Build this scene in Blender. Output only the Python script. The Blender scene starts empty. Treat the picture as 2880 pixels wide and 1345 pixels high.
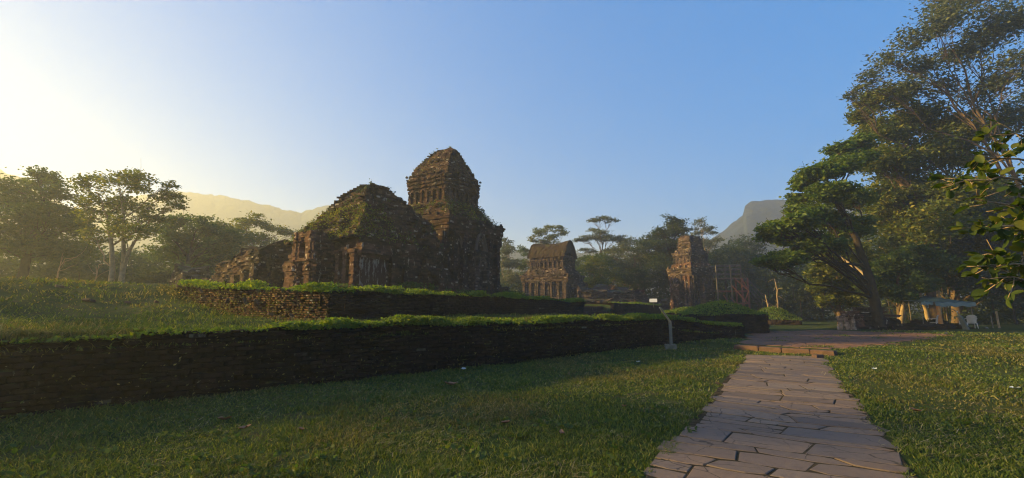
import bpy, math, random
import numpy as np
from mathutils import Vector
R = math.radians
scene = bpy.context.scene
COL = scene.collection

# ------------------------------------------------------------------ camera
F, PITCH, EYE = 1250.0, math.atan(192.5 / 1250.0), 1.6
cam = bpy.data.cameras.new("camera"); cam_ob = bpy.data.objects.new("camera", cam); COL.objects.link(cam_ob)
cam.sensor_width = 36.0; cam.lens = 36.0 * F / 2880.0
cam.clip_start = 0.05; cam.clip_end = 6000
cam_ob.location = (0, 0, EYE); cam_ob.rotation_euler = (R(90) + PITCH, 0, 0)
scene.camera = cam_ob

# ------------------------------------------------------------------ light
SUN_AZ, SUN_EL = R(-85), R(16)          # azimuth from +Y towards +X
world = bpy.data.worlds.new("World"); scene.world = world; world.use_nodes = True
wn = world.node_tree
sky = wn.nodes.new("ShaderNodeTexSky"); sky.sky_type = 'NISHITA'; sky.sun_disc = False
sky.sun_elevation = SUN_EL; sky.sun_rotation = SUN_AZ
sky.air_density = 1.0; sky.dust_density = 0.0; sky.ozone_density = 6.0
bg = wn.nodes["Background"]; bg.inputs[1].default_value = 0.15
gam = wn.nodes.new("ShaderNodeGamma"); gam.inputs[1].default_value = .30
hsv = wn.nodes.new("ShaderNodeHueSaturation"); hsv.inputs["Saturation"].default_value = 2.85; hsv.inputs["Value"].default_value = .95; hsv.inputs["Hue"].default_value = .518
wn.links.new(sky.outputs[0], gam.inputs[0]); wn.links.new(gam.outputs[0], hsv.inputs["Color"]); wn.links.new(hsv.outputs[0], bg.inputs[0])
sun = bpy.data.lights.new("sun", 'SUN'); sun.energy = 4.4; sun.angle = R(2.5); sun.color = (1.0, 0.67, 0.18)
sun_ob = bpy.data.objects.new("sun", sun); COL.objects.link(sun_ob)
sd = Vector((math.sin(SUN_AZ) * math.cos(SUN_EL), math.cos(SUN_AZ) * math.cos(SUN_EL), math.sin(SUN_EL)))
sun_ob.rotation_euler = sd.to_track_quat('Z', 'Y').to_euler(); sun_ob.location = sd * 80
vs = scene.view_settings
vs.view_transform = 'Standard'; vs.look = 'None'; vs.gamma = 1.0; vs.use_curve_mapping = False
vs.exposure = 2.0
cy = scene.cycles
cy.use_denoising = True; cy.pixel_filter_type = 'BLACKMAN_HARRIS'; cy.filter_width = 1.15
cy.max_bounces = 6; cy.diffuse_bounces = 3; cy.glossy_bounces = 2; cy.transmission_bounces = 3
cy.transparent_max_bounces = 4; cy.volume_bounces = 1; cy.caustics_reflective = False; cy.caustics_refractive = False

# ------------------------------------------------------------------ helpers
def ray(px, py):
    xc, yc = (px - 1440) / F, -(py - 672.5) / F
    return np.array((xc, math.cos(PITCH) - yc * math.sin(PITCH), math.sin(PITCH) + yc * math.cos(PITCH)))
def at_y(px, py, Y):
    d = ray(px, py); return np.array((0, 0, EYE)) + d * (Y / d[1])
def at_z(px, py, z):
    d = ray(px, py); return np.array((0, 0, EYE)) + d * ((z - EYE) / d[2])
def sstep(a, b, x):
    t = np.clip((np.asarray(x, float) - a) / (b - a), 0, 1); return t * t * (3 - 2 * t)
def hsh(*a):
    h = np.zeros(np.broadcast(*a).shape) if len(a) > 1 else np.zeros(np.shape(a[0]))
    for k, x in zip((12.9898, 78.233, 37.719, 53.11), a): h = h + np.asarray(x, float) * k
    s = np.sin(h) * 43758.5453
    return s - np.floor(s)
def vnoise(x, y, z=0.0):
    x, y, z = np.broadcast_arrays(np.asarray(x, float), np.asarray(y, float), np.asarray(z, float))
    xi, yi, zi = np.floor(x), np.floor(y), np.floor(z)
    f = lambda t: t * t * (3 - 2 * t)
    fx, fy, fz = f(x - xi), f(y - yi), f(z - zi)
    def c(a, b, d): return hsh(xi + a, yi + b, zi + d)
    r = 0
    for a in (0, 1):
        for b in (0, 1):
            for d in (0, 1):
                r = r + c(a, b, d) * (fx if a else 1 - fx) * (fy if b else 1 - fy) * (fz if d else 1 - fz)
    return r * 2 - 1
def fbm(x, y, z=0.0, o=3):
    r, a = 0, 1.0
    for i in range(o):
        r = r + a * vnoise(x * 2 ** i + 7.1 * i, y * 2 ** i - 3.3 * i, np.asarray(z) * 2 ** i); a *= .5
    return r

def mk(name, V, Fs, mat, parent=None, smooth=False, loc=None, attr=None):
    """one mesh object from vertices and a list of face arrays (n x 3, n x 4) or index lists"""
    V = np.asarray(V, np.float32)
    me = bpy.data.meshes.new(name)
    if isinstance(Fs, np.ndarray): Fs = [Fs]
    starts, idx, tot = [], [], 0
    for A in Fs:
        A = np.asarray(A, np.int32)
        if A.ndim == 1: A = A[None, :]
        if len(A) == 0: continue
        k = A.shape[1]
        starts.append(tot + np.arange(len(A), dtype=np.int32) * k); idx.append(A.ravel()); tot += A.size
    st = np.concatenate(starts); ix = np.concatenate(idx)
    me.vertices.add(len(V)); me.vertices.foreach_set("co", V.ravel())
    me.loops.add(len(ix)); me.loops.foreach_set("vertex_index", ix)
    me.polygons.add(len(st)); me.polygons.foreach_set("loop_start", st)
    me.update(calc_edges=True)
    me.polygons.foreach_set("use_smooth", np.full(len(st), smooth, bool))
    if attr is not None:
        at_ = me.attributes.new('brick', 'FLOAT', 'POINT'); at_.data.foreach_set('value', np.asarray(attr, np.float32))
    me.materials.append(mat)
    o = bpy.data.objects.new(name, me); COL.objects.link(o)
    if parent is not None: o.parent = parent
    if loc is not None: o.location = loc
    return o
def tag(o, label=None, cat=None, group=None, kind=None):
    if label: o["label"] = label
    if cat: o["category"] = cat
    if group: o["group"] = group
    if kind: o["kind"] = kind
    return o
def empty(name, loc, label, cat, group=None, rz=0.0):
    o = bpy.data.objects.new(name, None); o.empty_display_size = .3
    COL.objects.link(o); o.location = Vector(tuple(float(v) for v in loc)); o.rotation_euler = (0, 0, rz)
    return tag(o, label, cat, group)
class MB:
    def __init__(s): s.V, s.F, s.n = [], [], 0
    def add(s, V, Fs):
        V = np.asarray(V, float)
        if isinstance(Fs, np.ndarray): Fs = [Fs]
        for f in Fs:
            f = np.asarray(f, np.int64)
            if f.ndim == 1: f = f[None, :]
            s.F.append(f + s.n)
        s.V.append(V); s.n += len(V)
    def box(s, c, h, rz=0.0, tilt=None, bev=0.0):
        c = np.asarray(c, float); hx, hy, hz = h
        if bev > 0:
            b = min(bev, hx * .45, hy * .45, hz * .45)
            P = []
            for z, i in ((-hz, b), (-hz + b, 0), (hz - b, 0), (hz, b)):
                for x, y in ((-1, -1), (1, -1), (1, 1), (-1, 1)): P.append((x * (hx - i), y * (hy - i), z))
            P = np.array(P); Fq = [[3, 2, 1, 0], [12, 13, 14, 15]]
            for k in range(3):
                for j in range(4):
                    Fq.append([k * 4 + j, k * 4 + (j + 1) % 4, k * 4 + 4 + (j + 1) % 4, k * 4 + 4 + j])
        else:
            P = np.array([(x * hx, y * hy, z * hz) for z in (-1, 1) for x, y in ((-1, -1), (1, -1), (1, 1), (-1, 1))])
            Fq = [[3, 2, 1, 0], [4, 5, 6, 7]] + [[j, (j + 1) % 4, 4 + (j + 1) % 4, 4 + j] for j in range(4)]
        if tilt is not None:
            ax, an = tilt; ca, sa = math.cos(an), math.sin(an)
            if ax == 'x': P = np.stack([P[:, 0], P[:, 1] * ca - P[:, 2] * sa, P[:, 1] * sa + P[:, 2] * ca], 1)
            else: P = np.stack([P[:, 0] * ca + P[:, 2] * sa, P[:, 1], -P[:, 0] * sa + P[:, 2] * ca], 1)
        ca, sa = math.cos(rz), math.sin(rz)
        P = np.stack([P[:, 0] * ca - P[:, 1] * sa, P[:, 0] * sa + P[:, 1] * ca, P[:, 2]], 1) + c
        s.add(P, np.array(Fq)); return s
    def tube(s, pts, rad, n=6, cap=True):
        pts = np.asarray(pts, float); m = len(pts)
        rad = np.full(m, rad, float) if np.isscalar(rad) else np.asarray(rad, float)
        T = np.gradient(pts, axis=0); T /= np.linalg.norm(T, axis=1)[:, None] + 1e-9
        ref = np.array((0.31, 0.95, 0.05)); ref = np.where(np.abs(T @ ref)[:, None] > .95, np.array((1., 0, 0)), ref)
        A = np.cross(T, ref); A /= np.linalg.norm(A, axis=1)[:, None] + 1e-9
        B = np.cross(T, A)
        th = np.arange(n) * 2 * math.pi / n
        P = pts[:, None] + rad[:, None, None] * (np.cos(th)[None, :, None] * A[:, None] + np.sin(th)[None, :, None] * B[:, None])
        P = P.reshape(-1, 3)
        i = np.arange(m - 1)[:, None] * n + np.arange(n)[None]; j = np.arange(m - 1)[:, None] * n + (np.arange(n)[None] + 1) % n
        Fq = np.stack([i, j, j + n, i + n], -1).reshape(-1, 4)
        fs = [Fq]
        if cap: fs += [np.arange(n)[::-1], np.arange(n) + (m - 1) * n]
        s.add(P, fs); return s
    def build(s, name, mat, parent=None, smooth=False, loc=None):
        if not s.V: return None
        byk = {}
        for f in s.F: byk.setdefault(f.shape[1], []).append(f)
        return mk(name, np.concatenate(s.V), [np.concatenate(v) for v in byk.values()], mat, parent, smooth, loc)
def grid_faces(nr, nc, wrap=False):
    r = np.arange(nr - 1)[:, None]; c = np.arange(nc if wrap else nc - 1)[None]
    c2 = (c + 1) % nc
    return np.stack(np.broadcast_arrays(r * nc + c, r * nc + c2, (r + 1) * nc + c2, (r + 1) * nc + c), -1).reshape(-1, 4)

# ------------------------------------------------------------------ materials
def new_mat(name):
    m = bpy.data.materials.new(name); m.use_nodes = True
    nt = m.node_tree; nt.nodes.clear()
    out = nt.nodes.new("ShaderNodeOutputMaterial")
    return m, nt, out
def N(nt, t, **kw):
    n = nt.nodes.new(t)
    for k, v in kw.items():
        if k in n.bl_rna.properties.keys(): setattr(n, k, v)
        else: n.inputs[k].default_value = v
    return n
def ramp(nt, fac, stops):
    r = nt.nodes.new("ShaderNodeValToRGB"); nt.links.new(fac, r.inputs[0])
    e = r.color_ramp.elements
    while len(e) < len(stops): e.new(.5)
    for el, (p, c) in zip(e, stops):
        el.position = p; el.color = (c if len(c) == 4 else (*c, 1)) if not np.isscalar(c) else (c, c, c, 1)
    return r.outputs[0]
def noise(nt, scale, detail=4, rough=.6, vec=None, dist=0.0):
    n = N(nt, "ShaderNodeTexNoise", Scale=scale, Detail=detail, Roughness=rough, Distortion=dist)
    if vec is None:
        g = nt.nodes.new("ShaderNodeNewGeometry"); vec = g.outputs["Position"]
    nt.links.new(vec, n.inputs["Vector"]); return n.outputs[0]
def mix(nt, fac, a, b, mode='MIX'):
    m = nt.nodes.new("ShaderNodeMix"); m.data_type = 'RGBA'; m.blend_type = mode
    for sock, v in ((m.inputs[0], fac), (m.inputs[6], a), (m.inputs[7], b)):
        if isinstance(v, bpy.types.NodeSocket): nt.links.new(v, sock)
        elif np.isscalar(v): sock.default_value = v
        else: sock.default_value = (*v, 1) if len(v) == 3 else v
    return m.outputs[2]
def stretch(nt, s):
    g = nt.nodes.new("ShaderNodeNewGeometry"); m = nt.nodes.new("ShaderNodeMapping")
    m.inputs["Scale"].default_value = s; nt.links.new(g.outputs["Position"], m.inputs[0]); return m.outputs[0]
def finish(nt, out, col, rough=.9, spec=.25, bump=None, bd=.02, metal=0.0):
    p = N(nt, "ShaderNodeBsdfPrincipled", Roughness=rough, Metallic=metal)
    p.inputs["Specular IOR Level"].default_value = spec
    if isinstance(col, bpy.types.NodeSocket): nt.links.new(col, p.inputs["Base Color"])
    else: p.inputs["Base Color"].default_value = (*col, 1)
    if bump is not None:
        b = N(nt, "ShaderNodeBump", Distance=bd, Strength=1.0); nt.links.new(bump, b.inputs["Height"]); nt.links.new(b.outputs[0], p.inputs["Normal"])
    nt.links.new(p.outputs[0], out.inputs[0]); return p

def brick_mat(name, c1, c2, dark, pale=.3, moss=.4, darkamt=.5, palecol=(.36, .34, .31), speck=.035):
    m, nt, out = new_mat(name)
    g = nt.nodes.new("ShaderNodeNewGeometry")
    a = mix(nt, ramp(nt, noise(nt, 1.3, 5), [(.35, 0.), (.65, 1.)]), c1, c2)
    a = mix(nt, ramp(nt, noise(nt, 9, 3), [(.3, 0.), (.75, .8)]), a, tuple(x * .55 for x in c1))
    bl = stretch(nt, (5, 5, 1.2))
    a = mix(nt, ramp(nt, noise(nt, .9, 6, .65), [(.62 - darkamt * .35, 0.), (.78 - darkamt * .3, .92)]), a, dark)
    a = mix(nt, ramp(nt, noise(nt, 1.0, 5, .7, bl), [(.66 - pale * .12, 0.), (.72 - pale * .12, .75)]), a, palecol)
    at_ = nt.nodes.new("ShaderNodeAttribute"); at_.attribute_name = "brick"; bv = at_.outputs["Fac"]
    hv = nt.nodes.new("ShaderNodeHueSaturation"); nt.links.new(a, hv.inputs["Color"])
    mr = N(nt, "ShaderNodeMapRange"); nt.links.new(bv, mr.inputs[0]); mr.inputs[3].default_value = .5; mr.inputs[4].default_value = 1.55; nt.links.new(mr.outputs[0], hv.inputs["Value"])
    a = hv.outputs[0]
    pl_ = nt.nodes.new("ShaderNodeMath"); pl_.operation = 'MULTIPLY'
    nt.links.new(ramp(nt, bv, [(.99 - speck, 0.), (1.0 - speck, .85)]), pl_.inputs[0]); nt.links.new(ramp(nt, noise(nt, 7, 3), [(.4, 0.), (.55, 1.)]), pl_.inputs[1])
    a = mix(nt, pl_.outputs[0], a, palecol)
    a = mix(nt, ramp(nt, noise(nt, 13, 2), [(.70, 0.), (.74, .8)]), a, palecol)
    sx = nt.nodes.new("ShaderNodeSeparateXYZ"); nt.links.new(g.outputs["Normal"], sx.inputs[0])
    up = ramp(nt, sx.outputs[2], [(.35, 0.), (.75, 1.)])
    mo = nt.nodes.new("ShaderNodeMath"); mo.operation = 'MULTIPLY'
    nt.links.new(up, mo.inputs[0]); nt.links.new(ramp(nt, noise(nt, 2.2, 4), [(.62 - moss * .4, 0.), (.72 - moss * .3, 1.)]), mo.inputs[1])
    a = mix(nt, mo.outputs[0], a, (.075, .085, .022))
    finish(nt, out, a, .95, .12, noise(nt, 22, 4, .7), .03)
    return m
BRICK = brick_mat("weathered_brick", (.092, .052, .036), (.062, .035, .026), (.022, .018, .014), .42, .30, .55, (.33, .29, .25))
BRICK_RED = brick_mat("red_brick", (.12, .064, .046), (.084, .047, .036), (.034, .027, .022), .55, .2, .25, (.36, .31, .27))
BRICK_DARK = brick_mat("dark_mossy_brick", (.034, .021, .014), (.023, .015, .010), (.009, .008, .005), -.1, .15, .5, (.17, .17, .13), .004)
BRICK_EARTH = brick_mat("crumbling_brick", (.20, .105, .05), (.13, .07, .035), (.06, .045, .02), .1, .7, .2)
BRICK_GREY = brick_mat("grey_brown_brick", (.096, .066, .054), (.068, .048, .041), (.028, .024, .021), .4, .3, .45, (.28, .25, .22))
PLASTER = brick_mat("pale_plaster", (.16, .075, .058), (.12, .06, .05), (.05, .035, .03), 1.25, .1, .1, (.50, .48, .47))
STONE = brick_mat("carved_stone", (.30, .22, .17), (.22, .15, .12), (.07, .055, .045), .5, .2, .3)

def leaf_mat(name, c1, c2, c3=None, trans=.45, gloss=.025):
    m, nt, out = new_mat(name)
    g = nt.nodes.new("ShaderNodeNewGeometry")
    col = ramp(nt, g.outputs["Random Per Island"], [(0., c1), (.7, c2), (1., c3 or c2)])
    col = mix(nt, ramp(nt, noise(nt, .55, 3), [(.3, 0.), (.7, .55)]), col, tuple(x * .62 for x in c1))
    d = nt.nodes.new("ShaderNodeBsdfDiffuse"); t = nt.nodes.new("ShaderNodeBsdfTranslucent"); gl = N(nt, "ShaderNodeBsdfGlossy", Roughness=.6)
    hs = N(nt, "ShaderNodeHueSaturation", Hue=.485, Saturation=1.15, Value=1.5)
    nt.links.new(col, hs.inputs["Color"]); nt.links.new(col, d.inputs[0]); nt.links.new(hs.outputs[0], t.inputs[0])
    a = nt.nodes.new("ShaderNodeMixShader"); a.inputs[0].default_value = trans
    nt.links.new(d.outputs[0], a.inputs[1]); nt.links.new(t.outputs[0], a.inputs[2])
    b = nt.nodes.new("ShaderNodeMixShader"); b.inputs[0].default_value = gloss
    nt.links.new(a.outputs[0], b.inputs[1]); nt.links.new(gl.outputs[0], b.inputs[2])
    nt.links.new(b.outputs[0], out.inputs[0]); return m
LEAF_DARK = leaf_mat("dark_leaf", (.022, .045, .016), (.034, .062, .018), (.06, .085, .02))
LEAF_MID = leaf_mat("mid_leaf", (.035, .075, .016), (.06, .11, .018), (.11, .14, .025))
LEAF_OLIVE = leaf_mat("olive_leaf", (.06, .10, .015), (.12, .15, .02), (.24, .22, .035))
LEAF_BLUE = leaf_mat("grey_green_leaf", (.06, .085, .042), (.095, .12, .055), (.15, .16, .07))
LEAF_BRIGHT = leaf_mat("bright_leaf", (.05, .105, .016), (.095, .155, .022), (.16, .20, .03))
LEAF_BROAD = leaf_mat("broad_leaf", (.035, .065, .011), (.06, .095, .013), (.13, .14, .018), .45, .02)
GRASS = leaf_mat("lawn_blade", (.036, .082, .009), (.098, .142, .016), (.26, .26, .06), .4, .03)
GRASS_DRY = leaf_mat("dry_grass_blade", (.06, .075, .012), (.15, .14, .03), (.33, .28, .11), .4, .03)
WEED = leaf_mat("terrace_weed", (.07, .14, .012), (.13, .21, .015), (.24, .26, .03), .55, .03)
DRYLEAF = leaf_mat("dry_leaf", (.20, .10, .055), (.28, .15, .08), (.35, .2, .1), .15, .05)

def simple(name, c1, c2, sc=4, rough=.85, spec=.2, bsc=30, bd=.01, metal=0.0, det=4):
    m, nt, out = new_mat(name)
    a = mix(nt, ramp(nt, noise(nt, sc, det), [(.35, 0.), (.65, 1.)]), c1, c2)
    finish(nt, out, a, rough, spec, noise(nt, bsc, 4), bd, metal); return m
BARK = simple("bark", (.16, .11, .075), (.09, .065, .045), 5, .95, .1, 18, .05)
BARK_PALE = simple("pale_bark", (.36, .27, .17), (.22, .16, .10), 4, .95, .1, 14, .04)
BARK_DARK = simple("dark_bark", (.06, .045, .03), (.035, .028, .02), 5, .95, .1, 18, .05)
HILL = simple("hill_woods", (.02, .03, .014), (.035, .045, .02), .03, .95, .1, .2, 2.0)
CLIFF = simple("cliff_woods", (.010, .018, .016), (.018, .023, .021), .02, .95, .1, .15, 2.0)
METAL = simple("grey_metal", (.10, .11, .11), (.15, .16, .165), 3, .42, .5, 60, .002, .7)
SIGNFACE = simple("sign_face", (.2, .24, .26), (.26, .3, .32), 5, .3, .5, 40, .001)
WHITE = simple("white_plastic", (.5, .45, .41), (.42, .38, .34), 6, .5, .4, 60, .002)
WHITE_SIGN = simple("white_board", (.55, .57, .6), (.5, .52, .55), 6, .4, .4, 60, .001)
CONCRETE = simple("concrete", (.17, .17, .145), (.11, .115, .09), 5, .9, .2, 30, .01)
TARP = simple("teal_tarp", (.05, .09, .09), (.035, .065, .068), 3, .6, .3, 12, .02)
TARP_PALE = simple("pale_teal_tarp", (.15, .19, .18), (.11, .15, .145), 3, .6, .3, 12, .01)
WOODPOST = simple("orange_wood", (.55, .25, .08), (.42, .18, .06), 5, .8, .2, 20, .01)
WOODGREY = simple("grey_wood", (.22, .18, .14), (.14, .11, .09), 6, .9, .15, 30, .01)
STEEL_RED = simple("red_primer_steel", (.20, .07, .055), (.13, .05, .04), 5, .6, .4, 40, .003)
STEEL_DARK = simple("dark_steel", (.05, .045, .045), (.08, .065, .06), 5, .6, .4, 40, .003)
LITTER = simple("pale_scrap", (.6, .68, .72), (.5, .55, .6), 9, .6, .3, 40, .002)
KERBSTONE = simple("red_kerb_stone", (.12, .07, .052), (.075, .048, .038), 6, .9, .2, 25, .01)
ROCK = simple("field_stone", (.22, .2, .17), (.13, .12, .1), 4, .9, .2, 14, .03)

def ground_mat():
    m, nt, out = new_mat("turf_soil")
    a = mix(nt, ramp(nt, noise(nt, .45, 5), [(.35, 0.), (.62, 1.)]), (.022, .045, .012), (.05, .065, .018))
    a = mix(nt, ramp(nt, noise(nt, 2.1, 5, .7), [(.52, 0.), (.7, .8)]), a, (.085, .065, .035))
    finish(nt, out, a, .98, .05, noise(nt, 30, 5, .7), .03); return m
SOIL = ground_mat()
def flag_mat():
    m, nt, out = new_mat("flagstone")
    g = nt.nodes.new("ShaderNodeNewGeometry")
    a = ramp(nt, g.outputs["Random Per Island"], [(0., (.105, .082, .070)), (.3, (.185, .135, .10)), (.5, (.125, .104, .095)), (.7, (.225, .155, .105)), (.85, (.155, .112, .085)), (1., (.21, .165, .13))])
    a = mix(nt, ramp(nt, noise(nt, 1.2, 6, .65), [(.45, 0.), (.75, .6)]), a, (.165, .115, .085))
    a = mix(nt, ramp(nt, noise(nt, 7, 6, .7), [(.5, 0.), (.75, .6)]), a, (.07, .055, .055))
    a = mix(nt, ramp(nt, noise(nt, .5, 3), [(.5, 0.), (.7, .35)]), a, (.11, .09, .085))
    vo = N(nt, "ShaderNodeTexVoronoi", Scale=1.7); vo.feature = 'DISTANCE_TO_EDGE'
    wv = nt.nodes.new("ShaderNodeVectorMath"); wv.operation = 'MULTIPLY_ADD'; nn_ = N(nt, "ShaderNodeTexNoise", Scale=2.5, Detail=4.0); nt.links.new(g.outputs['Position'], nn_.inputs['Vector']); nt.links.new(nn_.outputs[1], wv.inputs[0]); wv.inputs[1].default_value = (.35, .35, 0); nt.links.new(g.outputs['Position'], wv.inputs[2]); nt.links.new(wv.outputs[0], vo.inputs['Vector'])
    ck = nt.nodes.new("ShaderNodeMath"); ck.operation = 'MULTIPLY'; nt.links.new(ramp(nt, vo.outputs[0], [(.004, .85), (.016, 0.)]), ck.inputs[0]); nt.links.new(ramp(nt, noise(nt, 1.1, 2), [(.45, 0.), (.55, 1.)]), ck.inputs[1])
    a = mix(nt, ck.outputs[0], a, (.03, .024, .02))
    finish(nt, out, a, .8, .25, noise(nt, 14, 7, .72, None, .6), .012); return m
FLAG = flag_mat()
PAVE = simple('red_paving', (.17, .095, .066), (.115, .068, .052), 1.5, .9, .2, 20, .02)
JOINT = simple("joint_soil", (.028, .024, .014), (.07, .055, .035), 6, .98, .05, 30, .02)

# ------------------------------------------------------------------ site axes
DV = np.array((math.sin(R(31.4)), math.cos(R(31.4))))        # along the path and the temple sides
NV = np.array((-DV[1], DV[0]))                               # to the left of it
TC = np.array((-5.3, 13.0))                                  # near corner of the upper terrace
def site(a, s, z=0.0):
    p = TC + a * DV + s * NV; return np.array((p[0], p[1], z))
W0 = np.array((-7.75, 6.45)); W1 = np.array((6.9, 19.8)); W2 = np.array((11.1, 21.6)); W3 = np.array((12.3, 26.0))
WD = (W1 - W0) / np.linalg.norm(W1 - W0); WN = np.array((WD[1], -WD[0])); WL = float(np.linalg.norm(W1 - W0))
def uv_wall(x, y): return (x - W0[0]) * WD[0] + (y - W0[1]) * WD[1], -((x - W0[0]) * WN[0] + (y - W0[1]) * WN[1])
def as_site(x, y): return (x - TC[0]) * DV[0] + (y - TC[1]) * DV[1], (x - TC[0]) * NV[0] + (y - TC[1]) * NV[1]
K0 = at_z(2078, 973, .12)[:2]; K1 = at_z(2345, 991, .12)[:2]
KD = (K1 - K0) / np.linalg.norm(K1 - K0); KN = np.array((-KD[1], KD[0]))
if KN[1] < 0: KN = -KN
def wall_top(u):
    return 1.17 - .40 * sstep(WL - 1.0, WL + 4.5, u) + .05 * vnoise(u * .8, 3.3) + .03 * vnoise(u * 2.7, 1.3)
def lower_z(x, y):
    u, v = uv_wall(x, y); a, s = as_site(x, y)
    z = 1.14 - .42 * sstep(WL - 3, WL + 4.0, u) - .25 * sstep(6, 16, u - WL)
    z = z + 1.5 * sstep(2, 17, v) * sstep(.5, 13, s) * (1 - .5 * sstep(30, 60, v))
    z = z - .35 * sstep(.8, 0, np.abs(v) * 0 + v + .3)
    return z + (.09 * fbm(x * .45, y * .45) + .07 * np.maximum(0, fbm(x * 1.6, y * 1.6, 2.))) * sstep(0, 2, v)
def upper_z(a, s): return 2.08 + .035 * np.clip(s, 0, 12) + .04 * fbm(a * .7, s * .7)
def ground_z(x, y):
    beyond = (x - K0[0]) * KN[0] + (y - K0[1]) * KN[1]
    al = (x - K0[0]) * KD[0] + (y - K0[1]) * KD[1]
    r = sstep(-.02, .25, beyond) * sstep(-3.5, -1.5, al)
    soft = sstep(-1.2, 1.6, beyond + .5 * vnoise(x * .5, y * .5))
    w = sstep(2.9, 3.8, al)
    z = .17 * ((1 - w) * r + w * soft) + .22 * sstep(6, 22, beyond) + .10 * w * soft * sstep(2.2, .2, np.abs(al - 4.4)) * sstep(1.8, .2, np.abs(beyond - .3))
    return z + .03 * fbm(x * .35, y * .35) * sstep(2.0, 5, np.hypot(x, y))
# ground: one polar sheet to the horizon
rr = np.concatenate([[0.0], np.geomspace(.6, 60, 190), np.geomspace(64, 1150, 40)])
na = 300
th = np.linspace(0, 2 * math.pi, na, endpoint=False)
X = (rr[:, None] * np.sin(th)[None]).ravel(); Y = (rr[:, None] * np.cos(th)[None]).ravel()
Z = ground_z(X, Y) - .30 * 0
tag(mk("ground", np.stack([X, Y, Z], 1), grid_faces(len(rr), na, True)[:, ::-1], SOIL, smooth=True), kind="structure")

# ------------------------------------------------------------------ path of flagstones
def flags(name, O, U, V_, wl, wr, length, rowh, stw, zf, seed, gap=.013, jag=.12, zoff=.0):
    """irregular flagstones in rows across a strip: O origin, U across, V_ along; wl/wr(v) half widths"""
    rng = np.random.default_rng(seed); b = MB(); v = 0.0
    wob = lambda u, k: .05 * vnoise(u * .8, k * 5.7 + seed) + .022 * vnoise(u * 3.1, k * 3.1 + seed) + .012 * vnoise(u * 9, k * 2.1)
    k = 0
    while v < length:
        h = rowh * rng.uniform(.55, 1.5); tl0, tl1 = (0.0, 0.0) if k == 0 else (tl1, 0.0); tl1 = rng.uniform(-.06, .06)
        L, Rr = -wl(v) + rng.uniform(-jag, jag), wr(v) + rng.uniform(-jag, jag)
        cuts = [L]
        while cuts[-1] < Rr:
            cuts.append(cuts[-1] + stw * rng.uniform(.55, 1.7))
        if cuts[-1] - Rr > .5 * (cuts[-1] - cuts[-2]): cuts = cuts[:-1]
        cuts[-1] = Rr
        for i in range(len(cuts) - 1):
            a0, a1 = cuts[i], cuts[i + 1]
            if a1 - a0 < .12: continue
            split = rng.random() < .22 and h > rowh * .9
            parts = [(0, 1)] if not split else [(0, .5), (.5, 1)]
            sk0 = sk_prev if i else 0.0; sk1 = rng.uniform(-.16, .16); sk_prev = sk1
            for (f0, f1) in parts:
                n = max(3, int((a1 - a0) / .12))
                t = np.linspace(0, 1, n)
                g = gap * rng.uniform(.6, 1.9)
                ub = a0 + sk0 * (f0 - .5) + g + (a1 - a0 - 2 * g + (sk1 - sk0) * (f0 - .5)) * t; ut = a0 + sk0 * (f1 - .5) + g + (a1 - a0 - 2 * g + (sk1 - sk0) * (f1 - .5)) * t
                def edge(u, f): return v + f * h + (1 - f) * (wob(u, k) + tl0 * u) + f * (wob(u, k + 1) + tl1 * u)
                vb, vt = edge(ub, f0) + g, edge(ut, f1) - g
                c = min(.035 if rng.random() < .75 else .09, .12 * (a1 - a0), .25 * h * (f1 - f0))
                vb[0] += c * rng.uniform(.2, 1); vb[-1] += c * rng.uniform(.2, 1); vt[0] -= c * rng.uniform(.2, 1); vt[-1] -= c * rng.uniform(.2, 1)
                ring = np.concatenate([np.stack([ub, vb], 1), np.stack([ut, vt], 1)[::-1]])
                m = len(ring); cen = ring.mean(0)
                zt = .015 + rng.uniform(-.006, .007); tx, ty = rng.uniform(-.006, .006, 2)
                def put(q, dz): 
                    p = O[None] + q[:, :1] * U[None] + q[:, 1:] * V_[None]
                    zz = zf(p[:, 0], p[:, 1]) + dz + (q - cen) @ np.array((tx, ty)) * .5
                    return np.column_stack([p, zz])
                r1 = ring + np.sign(cen - ring) * np.column_stack([np.where(np.isin(np.arange(m), (0, n - 1, n, m - 1)), .007, 0), np.full(m, .006)])
                base = put(ring, -.04); mid = put(ring, zt - .006 + zoff); top = put(r1, zt + zoff)
                Vv = np.concatenate([base, mid, top]); fs = []
                i0 = np.arange(m); i1 = (i0 + 1) % m
                fs.append(np.stack([i0, i1, i1 + m, i0 + m], 1)); fs.append(np.stack([i0 + m, i1 + m, i1 + 2 * m, i0 + 2 * m], 1))
                q0 = np.arange(n - 1)
                fs.append(np.stack([2 * m + q0, 2 * m + q0 + 1, 2 * m + m - 2 - q0, 2 * m + m - 1 - q0], 1))
                b.add(Vv, fs)
        v += h; k += 1
    return b
pl, pr = at_z(1830, 1345, 0)[:2], at_z(2560, 1345, 0)[:2]
ql, qr = at_z(2100, 1000, 0)[:2], at_z(2312, 1006, 0)[:2]
PO = (pl + pr) / 2; PE = (ql + qr) / 2; PV = (PE - PO) / np.linalg.norm(PE - PO); PU = np.array((PV[1], -PV[0])); PL = float(np.linalg.norm(PE - PO))
PW = (np.dot(pr - pl, PU) + np.dot(qr - ql, PU)) / 4 + .05
flat = lambda x, y: ground_z(x, y)
pb = flags("path", PO - PV * 3.2, PU, PV, lambda v: PW + .22 * math.exp(-((v - 3.6) / .9) ** 2) - .05, lambda v: PW, PL + 3.0, .38, .74, flat, 11, .0095, .08)
path = tag(pb.build("path", FLAG), kind="structure")
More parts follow.
